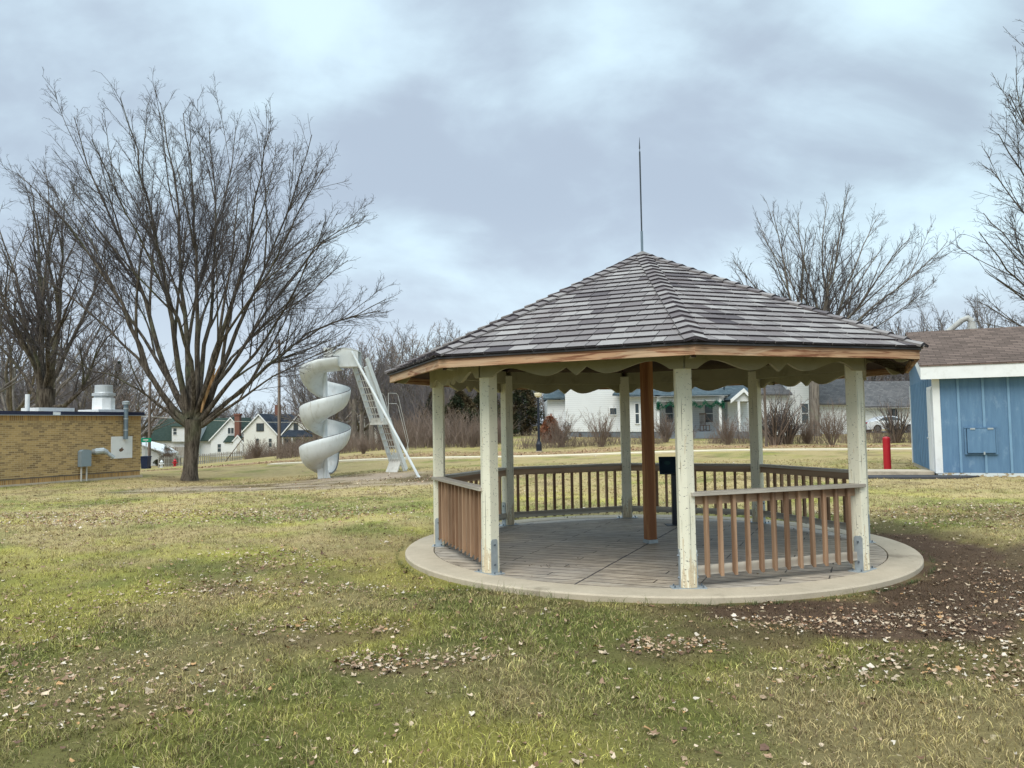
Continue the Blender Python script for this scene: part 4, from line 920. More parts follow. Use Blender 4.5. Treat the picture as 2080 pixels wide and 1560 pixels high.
def wires():
    def w(a,b,sag,r=.013):
        m=MB(); m.tube([tuple(Vector(a).lerp(Vector(b),t)-Vector((0,0,sag*4*t*(1-t)))) for t in np.linspace(0,1,14)],r,4); o=m.build('overhead_wire',M['stone']); return o
    def W(px,py,Y): x,z=un(px,py,Y); return (x,Y,z)
    tag(w(W(-200,826,70),W(303,846,78),.5,.022),'pale overhead wire running left from the dark utility pole','wire')
    tag(w(W(303,846,78),W(711,856,88),.3,.02),'pale overhead wire crossing in front of the green-roofed houses','wire')
    tag(w(W(711,846,88),W(1100,842,80),.3,.016),'thin overhead wire between the slide ladder and the gazebo','wire')
    q=W(495,888,72); o=MB().cyl((*W(457,943,73)[:2],gz(*W(457,943,73)[:2])),q,.045,8).build('guy_wire_guard',M['pole']); tag(o,'slanting brown guy wire guard in front of the picket fence','guy wire')
wires()
def streetsign():
    x,z=un(297,894,76); g0=gz(x,76); g=empty('street_sign',(x,76,g0),0,'small green street name sign beside the dark utility pole','sign')
    MB().cyl((.0,0,0),(0,0,z-g0),.04,6).build('post',M['steel'],g); b=MB().box((.0,0,z-g0),(1.0,.03,.42)).build('blade',M['signgreen'],g)
    MB().box((-.05,-.018,z-g0+.02),(.5,.004,.10)).build('lettering',M['stone'],b)
streetsign()
def hydrant(px,py,Y,mat,label):
    x,_=un(px,py,Y); g=empty('fire_hydrant',(x,Y,gz(x,Y)),0,label,'hydrant')
    MB().lathe([(.17,0),(.17,.06),(.12,.08),(.12,.50),(.16,.52),(.16,.56),(.13,.60),(.06,.70),(.03,.76)],(0,0,0),12).build('body',mat,g)
    MB().cyl((-.22,0,.38),(.22,0,.38),.06,8).cyl((0,-.2,.34),(0,0,.34),.07,8).build('outlet',mat,g)
hydrant(355,947,72,M['red'],'red fire hydrant in front of the picket fence')
hydrant(328,950,72,M['white'],'white fire hydrant left of the red one by the picket fence')
def bin_():
    x,_=un(296,950,70); g=empty('wheelie_bin',(x,70,gz(x,70)),0,'navy wheeled bin beside the brick building corner','bin')
    MB().add([(-.26,-.3,.05),(.26,-.3,.05),(.26,.3,.05),(-.26,.3,.05),(-.34,-.38,1.1),(.34,-.38,1.1),(.34,.38,1.1),(-.34,.38,1.1)],[(3,2,1,0),(0,1,5,4),(1,2,6,5),(2,3,7,6),(3,0,4,7),(4,5,6,7)]).build('body',M['bin'],g)
    MB().box((0,0,1.14),(.74,.82,.07)).build('lid',M['bin'],g)
    MB().cyl((-.3,.3,.12),(-.24,.3,.12),.12,10).cyl((.24,.3,.12),(.3,.3,.12),.12,10).build('wheel',M['tyre'],g)
bin_()
# ------------------------------------------------------------ picket fence
def picket():
    a=np.array([un(322,952,78)[0],78.]); b=np.array([un(496,934,84)[0],84.])
    L=np.hypot(*(b-a)); th=math.atan2(b[1]-a[1],b[0]-a[0]); g=empty('picket_fence',(a[0],a[1],0),th,'weathered grey picket fence in front of the green-roofed houses','fence')
    n=int(L/.2); d=(b-a)/L; rs=random.Random(3); big=MB()
    for i in range(n):
        x=i*.2; w=a+d*x; z=gz(w[0],w[1]); h=1.15+rs.uniform(-.04,.04); m=MB()
        mm=MB().add([(-.06,-.012,0),(.06,-.012,0),(.06,.012,0),(-.06,.012,0),(-.06,-.012,h-.08),(.06,-.012,h-.08),(.06,.012,h-.08),(-.06,.012,h-.08),(0,-.012,h),(0,.012,h)],[(3,2,1,0),(0,1,5,4),(1,2,6,5),(2,3,7,6),(3,0,4,7),(4,5,8),(6,7,9),(5,6,9,8),(7,4,8,9)])
        if i<100:
            o=mm.build('picket',M['picket'],g); o.location=(x,0,z)
    rl=MB()
    for h in (.35,.9):
        xs=np.linspace(0,L,12); pts=[(x,.04,gz(*(a+d*x))+h) for x in xs]; rl.tube(pts,.035,4)
    rl.build('rail',M['picket'],g)
picket()
# ------------------------------------------------------------ houses (facades at real distance, with depth)
def facade(name,Y,label,cat='house'):
    return empty(name,(0,Y,0),0,label,cat)
def X_(px,py,Y): return un(px,py,Y)
def wallpoly(root,Y,pix,depth,mat,name='wall',off=0):
    P=[X_(px,py,Y+off) for px,py in pix]; m=MB(); n=len(P)
    v=[(x,off,z) for x,z in P]+[(x*(1+depth/(Y+off)) if False else x,off+depth,z) for x,z in P]
    m.add(v,[tuple(range(n)),tuple(range(2*n-1,n-1,-1))]+[(i,n+i,n+(i+1)%n,(i+1)%n) for i in range(n)]); return m.build(name,mat,root)
def win(root,Y,x0,y0,x1,y1,off=-.0,bars='s',trim='white',glass='glass'):
    (xa,za),(xb,zb)=X_(x0,y1,Y),X_(x1,y0,Y); t=max(.06,(xb-xa)*.10); o=off-.05
    m=MB(); m.b2(xa-t,xa,o,off-.004,za-t,zb+t).b2(xb,xb+t,o,off-.004,za-t,zb+t).b2(xa,xb,o,off-.004,zb,zb+t).b2(xa,xb,o-.03,off-.004,za-t,za)
    if bars=='s': m.b2(xa,xb,o+.01,off-.005,(za+zb)/2-.03,(za+zb)/2+.03)
    if bars=='v': m.b2((xa+xb)/2-.04,(xa+xb)/2+.04,o+.01,off-.005,za,zb)
    w=m.build('window',M[trim],root); MB().b2(xa,xb,off-.02,off-.006,za,zb).build('pane',M[glass],w); return w
def gable(root,Y,peak,lf,rt,depth,mat,oh=.25,off=0,trim='white',ty=0):
    """gable roof whose ridge runs in depth"""
    p,a,b=[X_(*q,Y+off) for q in (peak,lf,rt)]; m=MB(); t=.16
    for q in (a,b):
        v=[(p[0],off-oh,p[1]),(q[0],off-oh,q[1]),(q[0],off+depth,q[1]),(p[0],off+depth,p[1])]; v+=[(x,y,z+t) for x,y,z in v]
        m.add(v,[(0,1,2,3),(7,6,5,4),(0,4,5,1),(1,5,6,2),(2,6,7,3),(3,7,4,0)])
    r=m.build('roof',mat,root)
    if trim:
        m=MB()
        for q in (a,b):
            v=[(p[0],off-oh-.04,p[1]-.12),(q[0],off-oh-.04,q[1]-.12),(q[0],off-oh-.04,q[1]+t),(p[0],off-oh-.04,p[1]+t)]; v+=[(x,y+.035,z) for x,y,z in v]
            m.add(v,[(0,1,2,3),(7,6,5,4),(0,4,5,1),(1,5,6,2),(2,6,7,3),(3,7,4,0)])
        m.build('barge_board',M[trim],root)
    return r
def slope(root,Y,pix,back,rise_off,mat,off=0,t=.12,name='roof'):
    """roof plane: first two pixels = eave ends at off, last two = ridge ends at off+back"""
    e=[X_(*q,Y+off) for q in pix[:2]]; r=[X_(*q,Y+off+back) for q in pix[2:]]
    v=[(e[0][0],off,e[0][1]),(e[1][0],off,e[1][1]),(r[0][0],off+back,r[0][1]),(r[1][0],off+back,r[1][1])]; v+=[(x,y,z+t) for x,y,z in v]
    m=MB().add(v,[(0,1,2,3),(7,6,5,4),(0,4,5,1),(1,5,6,2),(2,6,7,3),(3,7,4,0)])
    # back slope
    rr=v[2],v[3]; b=[(v[3][0],off+2*back,v[0][2]),(v[2][0],off+2*back,v[1][2])]
    w=[v[3],v[2],b[1],b[0]]; w=[tuple(q) for q in w]; w+=[(x,y,z+t) for x,y,z in w]; m.add(w,[(0,1,2,3),(7,6,5,4),(0,4,5,1),(1,5,6,2),(2,6,7,3),(3,7,4,0)])
    return m.build(name,mat,root)
def box_px(root,Y,x0,y0,x1,y1,d0,d1,mat,name):
    (xa,za),(xb,zb)=X_(x0,y1,Y),X_(x1,y0,Y); return MB().b2(xa,xb,d0,d1,za,zb).build(name,mat,root)
# A: green roof with dormer, left
Y=140
h=facade('green_roof_house',Y,'white house with dark green roof and box dormer, partly behind the big trunk')
wallpoly(h,Y,[(306,945),(402,945),(402,896),(306,896)],9,M['siding'])
slope(h,Y,[(302,896),(404,896),(404,850),(325,852)],5,0,M['greenroof'],off=-.4)
wallpoly(h,Y,[(349,897),(402,897),(402,866),(349,866)],5,M['siding'],'dormer',off=-.6)
slope(h,Y,[(346,867),(404,867),(404,848),(352,848)],3,0,M['greenroof'],off=-.9)
win(h,Y,355,870,362,883,-.6,glass='glass'); win(h,Y,331,902,337,918)
box_px(h,Y,353,907,402,925,-1.6,-1.5,M['picket'],'deck_rail')
# garage
Yg=100
h=facade('white_garage',Yg,'small white garage with sloping roof beside the dark utility pole','garage')
wallpoly(h,Yg,[(288,950),(322,950),(322,922),(305,912),(288,905)],6,M['siding']); 
slope(h,Yg,[(288,905),(334,921),(334,905),(288,893)],3,0,M['white'],off=-.5)
# B: gabled green roof with brick chimney
h=facade('gabled_house',Y,'white gabled house with green roof and tall red brick chimney','house')
wallpoly(h,Y,[(428,935),(508,935),(506,891),(469,851),(428,893)],9,M['siding'],off=-2)
gable(h,Y,(469,849),(425,896),(510,896),10,M['greenroof'],off=-2)
a=X_(403,896,Y);b=X_(470,849,Y)
wallpoly(h,Y,[(403,935),(428,935),(428,896),(403,896)],7,M['siding'],name='side_wall',off=1)
slope(h,Y,[(401,896),(432,896),(470,850),(423,851)],5,0,M['greenroof'],off=.4)
wallpoly(h,Y,[(456,935),(493,935),(493,899),(483,886),(470,899),(456,899)],1.5,M['siding'],name='entry',off=-3.5)
gable(h,Y,(483,885),(469,901),(496,901),2,M['greenroof'],off=-3.5,oh=.1)
m=MB(); 
slope(h,Y,[(453,899),(472,899),(482,886),(463,886)],1.2,0,M['greenroof'],off=-3.7,name='entry_roof')
win(h,Y-2,463,869,475,881,-2,'v'); win(h,Y-2,442,902,449,918,-2); win(h,Y-3.5,487,899,0,0,-3.5) if False else None
box_px(h,Y-3.5,481,901,488,921,-3.55,-3.5,M['stone'],'door')
c=box_px(h,Y-3,477,842,487,888,-3.2,-2.2,M['redbrick'],'chimney'); box_px(h,Y-3,475.5,840,488.5,844,-3.3,-2.1,M['redbrick'],'chimney_cap')
# C: blue roof
Yc=132
h=facade('blue_roof_house',Yc,'white house with two front gables, navy blue roof and small porch','house')
wallpoly(h,Yc,[(495,925),(562,925),(562,880),(526,845),(495,873)],9,M['siding2'],off=0)
gable(h,Yc,(526,842),(491,879),(565,884),9,M['navyroof'],off=0)
wallpoly(h,Yc,[(562,925),(660,925),(660,885),(562,885)],7,M['siding2'],name='side_wall',off=1.5)
slope(h,Yc,[(555,884),(660,884),(645,843),(527,842)],4.5,0,M['navyroof'],off=1.)
wallpoly(h,Yc,[(572,886),(640,886),(607,845)],4,M['siding2'],name='front_gable',off=.6)
gable(h,Yc,(607,842),(569,887),(645,887),5,M['navyroof'],off=.5)
slope(h,Yc,[(570,888),(646,888),(630,875),(585,875)],1.2,0,M['navyroof'],off=-1.0,name='porch_roof')
for px in (573,592,614,640): box_px(h,Yc-1,px,888,px+1.6,925,-.9,-.75,M['white'],'porch_post')
box_px(h,Yc-1,571,908,645,925,-.9,-.8,M['siding2'],'porch_rail')
win(h,Yc,522,861,535,875,0,'v',trim='trimdark'); win(h,Yc,546,891,552,908,0,trim='siding2'); win(h,Yc,520,891,526,905,0,trim='siding2')
win(h,Yc+.6,597,860,605,874,.6,'v',trim='trimdark'); win(h,Yc+1.5,578,891,589,907,1.5,'',trim='siding2'); win(h,Yc+1.5,600,891,611,907,1.5,'',trim='siding2')
box_px(h,Yc+3,558,822,568,845,3,4,M['redbrick'],'chimney')
# D: behind the slide ladder
Yd=120
h=facade('cream_cottage',Yd,'small cream gabled cottage seen between the slide and its ladder','house')
wallpoly(h,Yd,[(712,915),(768,915),(764,880),(752,868),(733,846),(712,870)],8,M['siding2'])
gable(h,Yd,(733,844),(706,880),(770,888),8,M['greyroof'],oh=.2)
wallpoly(h,Yd,[(733,915),(768,915),(766,878),(754,862),(735,878)],2,M['siding2'],name='entry',off=-2); gable(h,Yd,(755,861),(733,881),(769,881),2,M['greyroof'],off=-2,oh=.1)
win(h,Yd,728,858,735,870,0,'v'); win(h,Yd,719,882,729,897,0,'v'); win(h,Yd-2,752,883,760,893,-2,'v')
box_px(h,Yd+2,742,838,752,862,2,3,M['redbrick'],'chimney')
# E: big white house behind the gazebo
Ye=57
h=facade('white_farmhouse',Ye,'white clapboard house with garlanded porch and slate blue foundation behind the gazebo','house')
wallpoly(h,Ye,[(1148,877),(1262,877),(1262,760),(1205,700),(1148,760)],9,M['siding']); wallpoly(h,Ye,[(1112,877),(1148,877),(1148,812),(1112,812)],6,M['siding'],name='side_wing',off=.6)
slope(h,Ye,[(1103,812),(1150,810),(1150,785),(1108,785)],3,0,M['tealroof'],off=.1)
wallpoly(h,Ye,[(1112,893),(1262,893),(1262,877),(1112,877)],8.9,M['found'],name='foundation',off=.05)
win(h,Ye,1239,829,1252,842,0,'',trim='white')
for px in (1176,1236): box_px(h,Ye,px,880,px+5,890,-.02,.04,M['trimdark'],'basement_vent')
gable(h,Ye,(1205,696),(1140,767),(1270,767),9,M['tealroof'],oh=.3)
# bay
wallpoly(h,Ye,[(1272,877),(1334,877),(1334,806),(1272,806)],8,M['siding'],name='bay',off=-1.2); wallpoly(h,Ye,[(1273,893),(1333,893),(1333,877),(1273,877)],8,M['found'],name='foundation',off=-1.15)
wallpoly(h,Ye,[(1262,877),(1272,877),(1272,806),(1262,806)],8,M['siding'],name='wall',off=-.5)
slope(h,Ye,[(1244,804),(1340,806),(1325,785),(1262,785)],4,0,M['tealroof'],off=-1.7)
box_px(h,Ye-1.7,1246,803,1478,807,-1.75,-1.6,M['white'],'gutter')
win(h,Ye-1.2,1291,820,1297,860,-1.2,'s'); win(h,Ye-1.2,1318,820,1326,858,-1.2,'s')
# porch
wallpoly(h,Ye,[(1334,877),(1500,877),(1500,795),(1334,795)],6,M['siding'],name='wall',off=1.3)
wallpoly(h,Ye,[(1478,877),(1530,877),(1530,800),(1478,800)],6,M['siding'],name='wall',off=.4)
slope(h,Ye,[(1330,806),(1478,804),(1462,786),(1340,786)],3.4,0,M['tealroof'],off=-1.7)
box_px(h,Ye-1.5,1334,876,1478,892,-1.5,1.3,M['found'],'porch_base'); box_px(h,Ye-1.4,1334,807,1478,809,-1.5,-1.4,M['white'],'porch_beam'); box_px(h,Ye-1.4,1334,814,1470,815.5,-1.48,-1.4,M['white'],'frieze_rail')
m=MB(); 
for k in range(48):
    px=1336+k*2.8; (xa,za),(xb,zb)=X_(px,814,Ye-1.4),X_(px+1.1,808,Ye-1.4); m.b2(xa,xb,-1.46,-1.42,za,zb)
m.build('frieze_spindles',M['white'],h)
for px in (1335,1400,1461): box_px(h,Ye-1.4,px,808,px+3.2,877,-1.5,-1.38,M['white'],'porch_post')
win(h,Ye+1.3,1432,822,1447,858,1.3,'s'); win(h,Ye+1.3,1352,822,1366,858,1.3,'s'); win(h,Ye+1.3,1384,822,1394,875,1.3,'')
def garland():
    rs=np.random.default_rng(4); V=[];Fc=[];n0=0
    anchors=[(1337,818),(1362,817),(1385,817),(1410,818),(1432,816),(1455,816),(1470,820)]; pts=[]
    for (a,ya),(b,yb) in zip(anchors[:-1],anchors[1:]):
        for t in np.linspace(0,1,14): pts.append((a+(b-a)*t,ya+(yb-ya)*t+ (9 if a!=1455 else 3)*4*t*(1-t)))
    pts+=[(1337+rs.uniform(-1,1),y) for y in range(818,832)]; pts+=[(1469,y) for y in range(818,829)]
    m=MB()
    for px,py in pts:
        x,z=X_(px,py,Ye-1.6)
        for k in range(16):
            c=np.array([x,-1.6,z])+rs.normal(0,.06,3); d=rs.normal(0,1,3); d/=np.linalg.norm(d); e=rs.normal(0,1,3); e-=d*(e@d); e/=np.linalg.norm(e)
            m.add([c-e*.02,c+e*.02,c+d*.14],[(0,1,2)],rs.random())
    o=m.build('garland',M['garland']); o.location=(0,Ye,0); tag(o,'dark green garland draped along the white house porch','garland')
garland()
def chair():
    x,_=X_(1432,876,Ye+.2); z=un(1432,876,Ye-1.5)[1]; x=un(1432,876,Ye-.4)[0]; g=empty('rocking_chair',(x,Ye-.4,z),.3,'brown rocking chair on the white house porch','chair')
    MB().box((0,0,.42),(.55,.5,.05)).build('seat',M['brown'],g); m=MB()
    for k in range(5): m.box((-.22+.11*k,.26,.85),(.04,.03,.8))
    m.box((0,.26,1.27),(.56,.04,.1)); m.build('backrest',M['brown'],g)
    for sx in (-.25,.25):
        for sy in (-.22,.24): MB().box((sx,sy,.22),(.045,.045,.4)).build('leg',M['brown'],g)
        MB().tube([(sx,-.5,.1),(sx,-.2,.03),(sx,.2,.03),(sx,.5,.12)],.022,5).build('rocker',M['brown'],g); MB().box((sx,0,.66),(.06,.55,.035)).build('armrest',M['brown'],g)
chair()
# F: right gable bit with dark porch + trellis
wallpoly(h,Ye,[(1486,815),(1528,815),(1510,795)],2,M['siding'],name='entry_gable',off=-1.2); gable(h,Ye,(1510,793),(1483,816),(1532,816),2.4,M['tealroof'],off=-1.3,oh=.1)
for px in (1500,1526): box_px(h,Ye-1.2,px,815,px+3,877,-1.2,-1.1,M['white'],'porch_post')
slope(h,Ye,[(1470,803),(1540,803),(1525,782),(1475,782)],3,0,M['tealroof'],off=.2)
box_px(h,Ye-1.2,1487,877,1530,892,-1.2,.3,M['found'],'porch_base')
# G: second house
Yh=62
h=facade('clapboard_house',Yh,'white clapboard house with grey roof behind the tangled bare shrubs','house')
wallpoly(h,Yh,[(1598,885),(1662,885),(1662,748),(1630,704),(1598,748)],8,M['siding'],off=0); wallpoly(h,Yh,[(1536,885),(1598,885),(1598,803),(1536,803)],5,M['siding'],name='side_wing',off=-.6)
slope(h,Yh,[(1530,803),(1610,803),(1590,777),(1545,777)],3,0,M['greyroof'],off=-1.); gable(h,Yh,(1630,700),(1590,757),(1670,757),8,M['greyroof'])
wallpoly(h,Yh,[(1662,885),(1745,885),(1745,822),(1662,822)],5,M['siding'],name='rear_wing',off=1.5); slope(h,Yh,[(1655,823),(1752,822),(1745,772),(1662,772)],3.5,0,M['greyroof'],off=1.0)
win(h,Yh,1629,820,1641,859,0,'s')
MB().lathe([(.02,0),(.15,.0),(.19,.05),(.15,.1)],(0,0,0),10)
Yk=75
h=facade('long_garage',Yk,'long low white garage with grey roof behind the white car','garage')
wallpoly(h,Yk,[(1750,885),(1960,885),(1960,828),(1750,828)],7,M['siding'],off=0); slope(h,Yk,[(1744,828),(1965,826),(1955,775),(1750,777)],4,0,M['greyroof'],off=-.5); box_px(h,Yk-.5,1744,826,1962,829,-.6,-.5,M['white'],'gutter')
win(h,Yk,1806,832,1820,848,0,'v',trim='trimdark')
# armillary ornament
def orn():
    Y=54; x,_=un(1152,886,Y); g=empty('garden_sphere',(x,Y,gz(x,Y)),0,'dark ringed garden sphere on a pale pedestal by the white house','ornament')
    z0=un(1152,888,Y)[1]-gz(x,Y); MB().lathe([(.30,z0-.1),(.30,z0+.06),(.16,z0+.12),(.12,z0+.3),(.22,z0+.42),(.24,z0+.48)],(0,0,0),12).build('pedestal',M['stone'],g)
    m=MB(); r=.27; zc=z0+.48+r
    for rx,ry in ((0,0),(PI/2,0),(PI/2,PI/3),(PI/2,-PI/3),(R(25),0)):
        Mr=Matrix.Rotation(ry,4,'Z')@Matrix.Rotation(rx,4,'X'); m.tube([tuple(Mr@Vector((r*math.cos(t),r*math.sin(t),0))+Vector((0,0,zc))) for t in np.linspace(0,2*PI,22)],.018,5)
    m.cyl((-.25,0,zc-.2),(.3,0,zc+.25),.012,5); m.build('rings',M['darksteel'],g)
orn()
# ------------------------------------------------------------ white car
def car():
    Y=66.; xa,_=un(1757,876,Y); xb,_=un(1868,876,Y); Lc=4.5; x0=un(1752,876,Y)[0]; z=gz(x0+2,Y)+.06
    g=empty('parked_car',(x0+Lc/2,Y,z),0,'white two-door car parked by the long garage','car')
    prof=[(-2.25,.32),(-2.28,.62),(-2.2,.84),(-1.9,.93),(-1.45,1.0),(-.95,1.27),(-.35,1.38),(.15,1.37),(.55,1.25),(1.05,.98),(1.6,.90),(2.05,.80),(2.24,.62),(2.25,.34)]
    def arch(c,r=.36): return [(c+r*math.cos(t),.30+r*math.sin(t)) for t in np.linspace(-.1,PI+.1,10)]
    bot=[(2.25,.22)]+arch(1.38)+arch(-1.38)+[(-2.25,.24)]
    P=prof+bot[0:]
    n=len(P); V=[]; 
    lev=[(-.86,1),(-.82,.0)]
    for yy in (-.88,-.80,.80,.88):
        for x,zz in P:
            k=max(0,zz-.95)/.45; ins=.22*k; y=yy-ins*np.sign(yy); 
            s=1 if abs(yy)<.85 else .985; V.append((x*s,y,zz if abs(yy)<.85 or zz<.9 else zz-.03))
    f=[tuple(range(n-1,-1,-1)),tuple(range(3*n,4*n))]
    for r in range(3): f+=[(r*n+i,r*n+(i+1)%n,(r+1)*n+(i+1)%n,(r+1)*n+i) for i in range(n)]
    MB().add(V,f).build('body',M['carpaint'],g)
    for s in (-1,1):
        def gl(pts,nm):
            m=MB(); v=[]
            for x,zz in pts: k=max(0,zz-.95)/.45; v.append((x,s*(.892-.22*k),zz))
            m.add(v,[tuple(range(len(v)))]); m.build(nm,M['glass'],g)
        gl([(-1.25,1.0),(-.85,1.21),(-.4,1.30),(-.18,1.30),(-.18,1.0)],'window'); gl([(-.10,1.0),(-.10,1.30),(.12,1.29),(.45,1.19),(.82,1.0)],'window')
    for cx in (1.38,-1.38):
        for s in (-1,1):
            w=MB().cyl((cx,s*.68,.30),(cx,s*.90,.30),.325,22).build('wheel',M['tyre'],g); MB().cyl((cx,s*.895,.30),(cx,s*.906,.30),.22,16).build('rim',M['rim'],w)
    for s in (-1,1): MB().box((2.12,s*.66,.70),(.20,.30,.13)).build('headlight',M['glass'],g); MB().box((-2.2,s*.68,.80),(.12,.25,.14)).build('tail_light',M['red'],g)
    MB().box((-.1,-.893,.62),(.9,.012,.02)).build('sill_line',M['trimdark'],g)
car()
# ------------------------------------------------------------ wire garden fence
def wf():
    a=un(1500,880,53); g=empty('wire_fence',(0,52,0),0,'thin wire mesh garden fence in front of the clapboard house','fence')
    xs=np.arange(un(1500,880,52)[0],un(1745,880,52)[0],.16); m=MB()
    for x in xs: z=gz(x,52); m.box((x,0,z+.62),(.012,.012,1.2))
    for k in range(9): m.tube([(x,0,gz(x,52)+.05+k*.145) for x in xs[::8]],.006,3)
    m.build('mesh',M['darksteel'],g)
    for x in xs[::16]: MB().cyl((x,.02,gz(x,52)-.1),(x,.02,gz(x,52)+1.35),.03,6).build('fence_post',M['darksteel'],g)
wf()
# ------------------------------------------------------------ bare trees
TR=np.random.default_rng(21)
def nrm(v): return v/(np.linalg.norm(v,axis=-1,keepdims=True)+1e-9)
def grow(P0,D,L,r0,r1,n,wander,up):
    N=len(P0); pts=np.zeros((N,n,3)); pts[:,0]=P0; d=nrm(D); b=TR.normal(0,1,(N,3))*wander*.5
    for i in range(1,n):
        d=nrm(d+TR.normal(0,1,(N,3))*wander+b+np.array([0,0,1.])*up)
        pts[:,i]=pts[:,i-1]+d*(L/(n-1))[:,None]
    t=np.linspace(0,1,n)[None]; return pts,r0[:,None]*(1-t)+r1[:,None]*t
def branch(par,m,t0,t1,ang,lf,n,wander,up,rk,rmin,taper=.45,Lc=None,sp=None):
    pts,rad=par; N,k,_=pts.shape; Lp=np.linalg.norm(np.diff(pts,axis=1),axis=2).sum(1)
    t=np.linspace(t0,t1,m)[None]+TR.uniform(-.5,.5,(N,m))*(t1-t0)/max(m-1,1); t=np.clip(t,.02,.995)
    f=t*(k-1); i=np.minimum(f.astype(int),k-2); fr=(f-i)[...,None]; ii=np.arange(N)[:,None]
    a,b=pts[ii,i],pts[ii,i+1]; P=a*(1-fr)+b*fr; T=nrm(b-a); r=rad[ii,i]*(1-fr[...,0])+rad[ii,i+1]*fr[...,0]
    rv=TR.normal(0,1,(N,m,3)); per=nrm(rv-T*(rv*T).sum(-1,keepdims=True))
    an=np.radians(TR.uniform(ang[0],ang[1],(N,m)))[...,None]; D=T*np.cos(an)+per*np.sin(an)
    L=Lp[:,None]*lf*(1.15-.92*t)*TR.uniform(.65,1.25,(N,m))
    if Lc: L=np.clip(L,Lc[0],Lc[1])
    r0=np.maximum(r*rk*TR.uniform(.75,1.1,(N,m)),rmin); L=L.ravel(); r0=r0.ravel()
    P=P.reshape(-1,3); D=D.reshape(-1,3)
    if sp:
        kp=(TR.random((N,m))<(Lp*(t1-t0)/(m*sp))[:,None]).ravel(); P,D,L,r0=P[kp],D[kp],L[kp],r0[kp]
    return grow(P,D,L,r0,np.maximum(r0*taper,rmin*.7),n,wander,up)
def tubes(sets):
    """sets of (pts(N,n,3), rad(N,n), k)"""
    VV=[];FF=[];n0=0
    for pts,rad,k in sets:
        N,n,_=pts.shape; T=np.gradient(pts,axis=1); T=nrm(T); ref=nrm(TR.normal(0,1,(N,1,3))); u=nrm(np.cross(T,ref)); w=np.cross(T,u)
        a=np.arange(k)*2*PI/k; V=pts[:,:,None]+rad[:,:,None,None]*(np.cos(a)[None,None,:,None]*u[:,:,None]+np.sin(a)[None,None,:,None]*w[:,:,None])
        VV.append(V.reshape(-1,3)); b=n0+(np.arange(N)[:,None,None]*n+np.arange(n-1)[None,:,None])*k+np.arange(k)[None,None]; c=n0+(np.arange(N)[:,None,None]*n+np.arange(n-1)[None,:,None])*k+((np.arange(k)+1)%k)[None,None]
        FF.append(np.stack([b,c,c+k,b+k],-1).reshape(-1,4)); n0+=N*n*k
    return np.concatenate(VV),np.concatenate(FF)
def resample(P,n):
    P=np.array(P,float); d=np.r_[0,np.cumsum(np.linalg.norm(np.diff(P,axis=0),axis=1))]; t=np.linspace(0,d[-1],n)
    Q=np.stack([np.interp(t,d,P[:,i]) for i in range(3)],1)
    for _ in range(2): Q[1:-1]=.5*Q[1:-1]+.25*(Q[:-2]+Q[2:])
    return Q
def trunkmesh(h,r,flare=1.5,lean=(0,0),top=None):
    z=np.array([-.25,0,.12,.35,.8,h*.6,h*.85,h]); z=np.sort(z); p=np.stack([lean[0]*z/h,lean[1]*z/h,z],1)
    rr=np.interp(z,[-.25,0,.35,1,h],[r*flare*1.1,r*flare,r*1.15,r,r*(top or 1.0)]); return p,rr
def tree(name,label,limbs,trunk,lv,mats=('bark','twig'),group=None,cat='tree',fk=3):
    root=empty(name,(0,0,0),0,label,cat,group)
    p,r=trunk; sets=[(p[None],r[None],14)]
    n=14; LP=np.stack([resample(l[0],n) for l in limbs]); LR=np.stack([np.interp(np.linspace(0,1,n),[0,.12,.5,1],[l[1]*1.2,l[1]*.88,l[1]*.42,l[2]*.7]) for l in limbs])
    LP[:,1:]+=TR.normal(0,.035,LP[:,1:].shape)
    f1=branch((LP,LR),fk,.28,.78,(9,24),.55,n,.03,.02,.78,.012,taper=.22)
    f1=(f1[0],np.maximum(f1[1],.008)); V,Fq=tubes(sets+[(LP,LR,8),(f1[0],f1[1],6)]); LP=np.concatenate([LP,f1[0]]); LR=np.concatenate([LR,f1[1]]); rawmesh('trunk',V,Fq,M[mats[0]],root,smooth=True)
    cs=[]; par=(LP,LR)
    for (m,t0,t1,ang,lf,nn,wa,up,rk,rmin,k,Lc,sp) in lv:
        par=branch(par,m,t0,t1,ang,lf,nn,wa,up,rk,rmin,Lc=Lc,sp=sp); cs.append((par[0],par[1],k))
    V,Fq=tubes(cs); rawmesh('crown',V,Fq,M[mats[1]],root); return root,len(V)
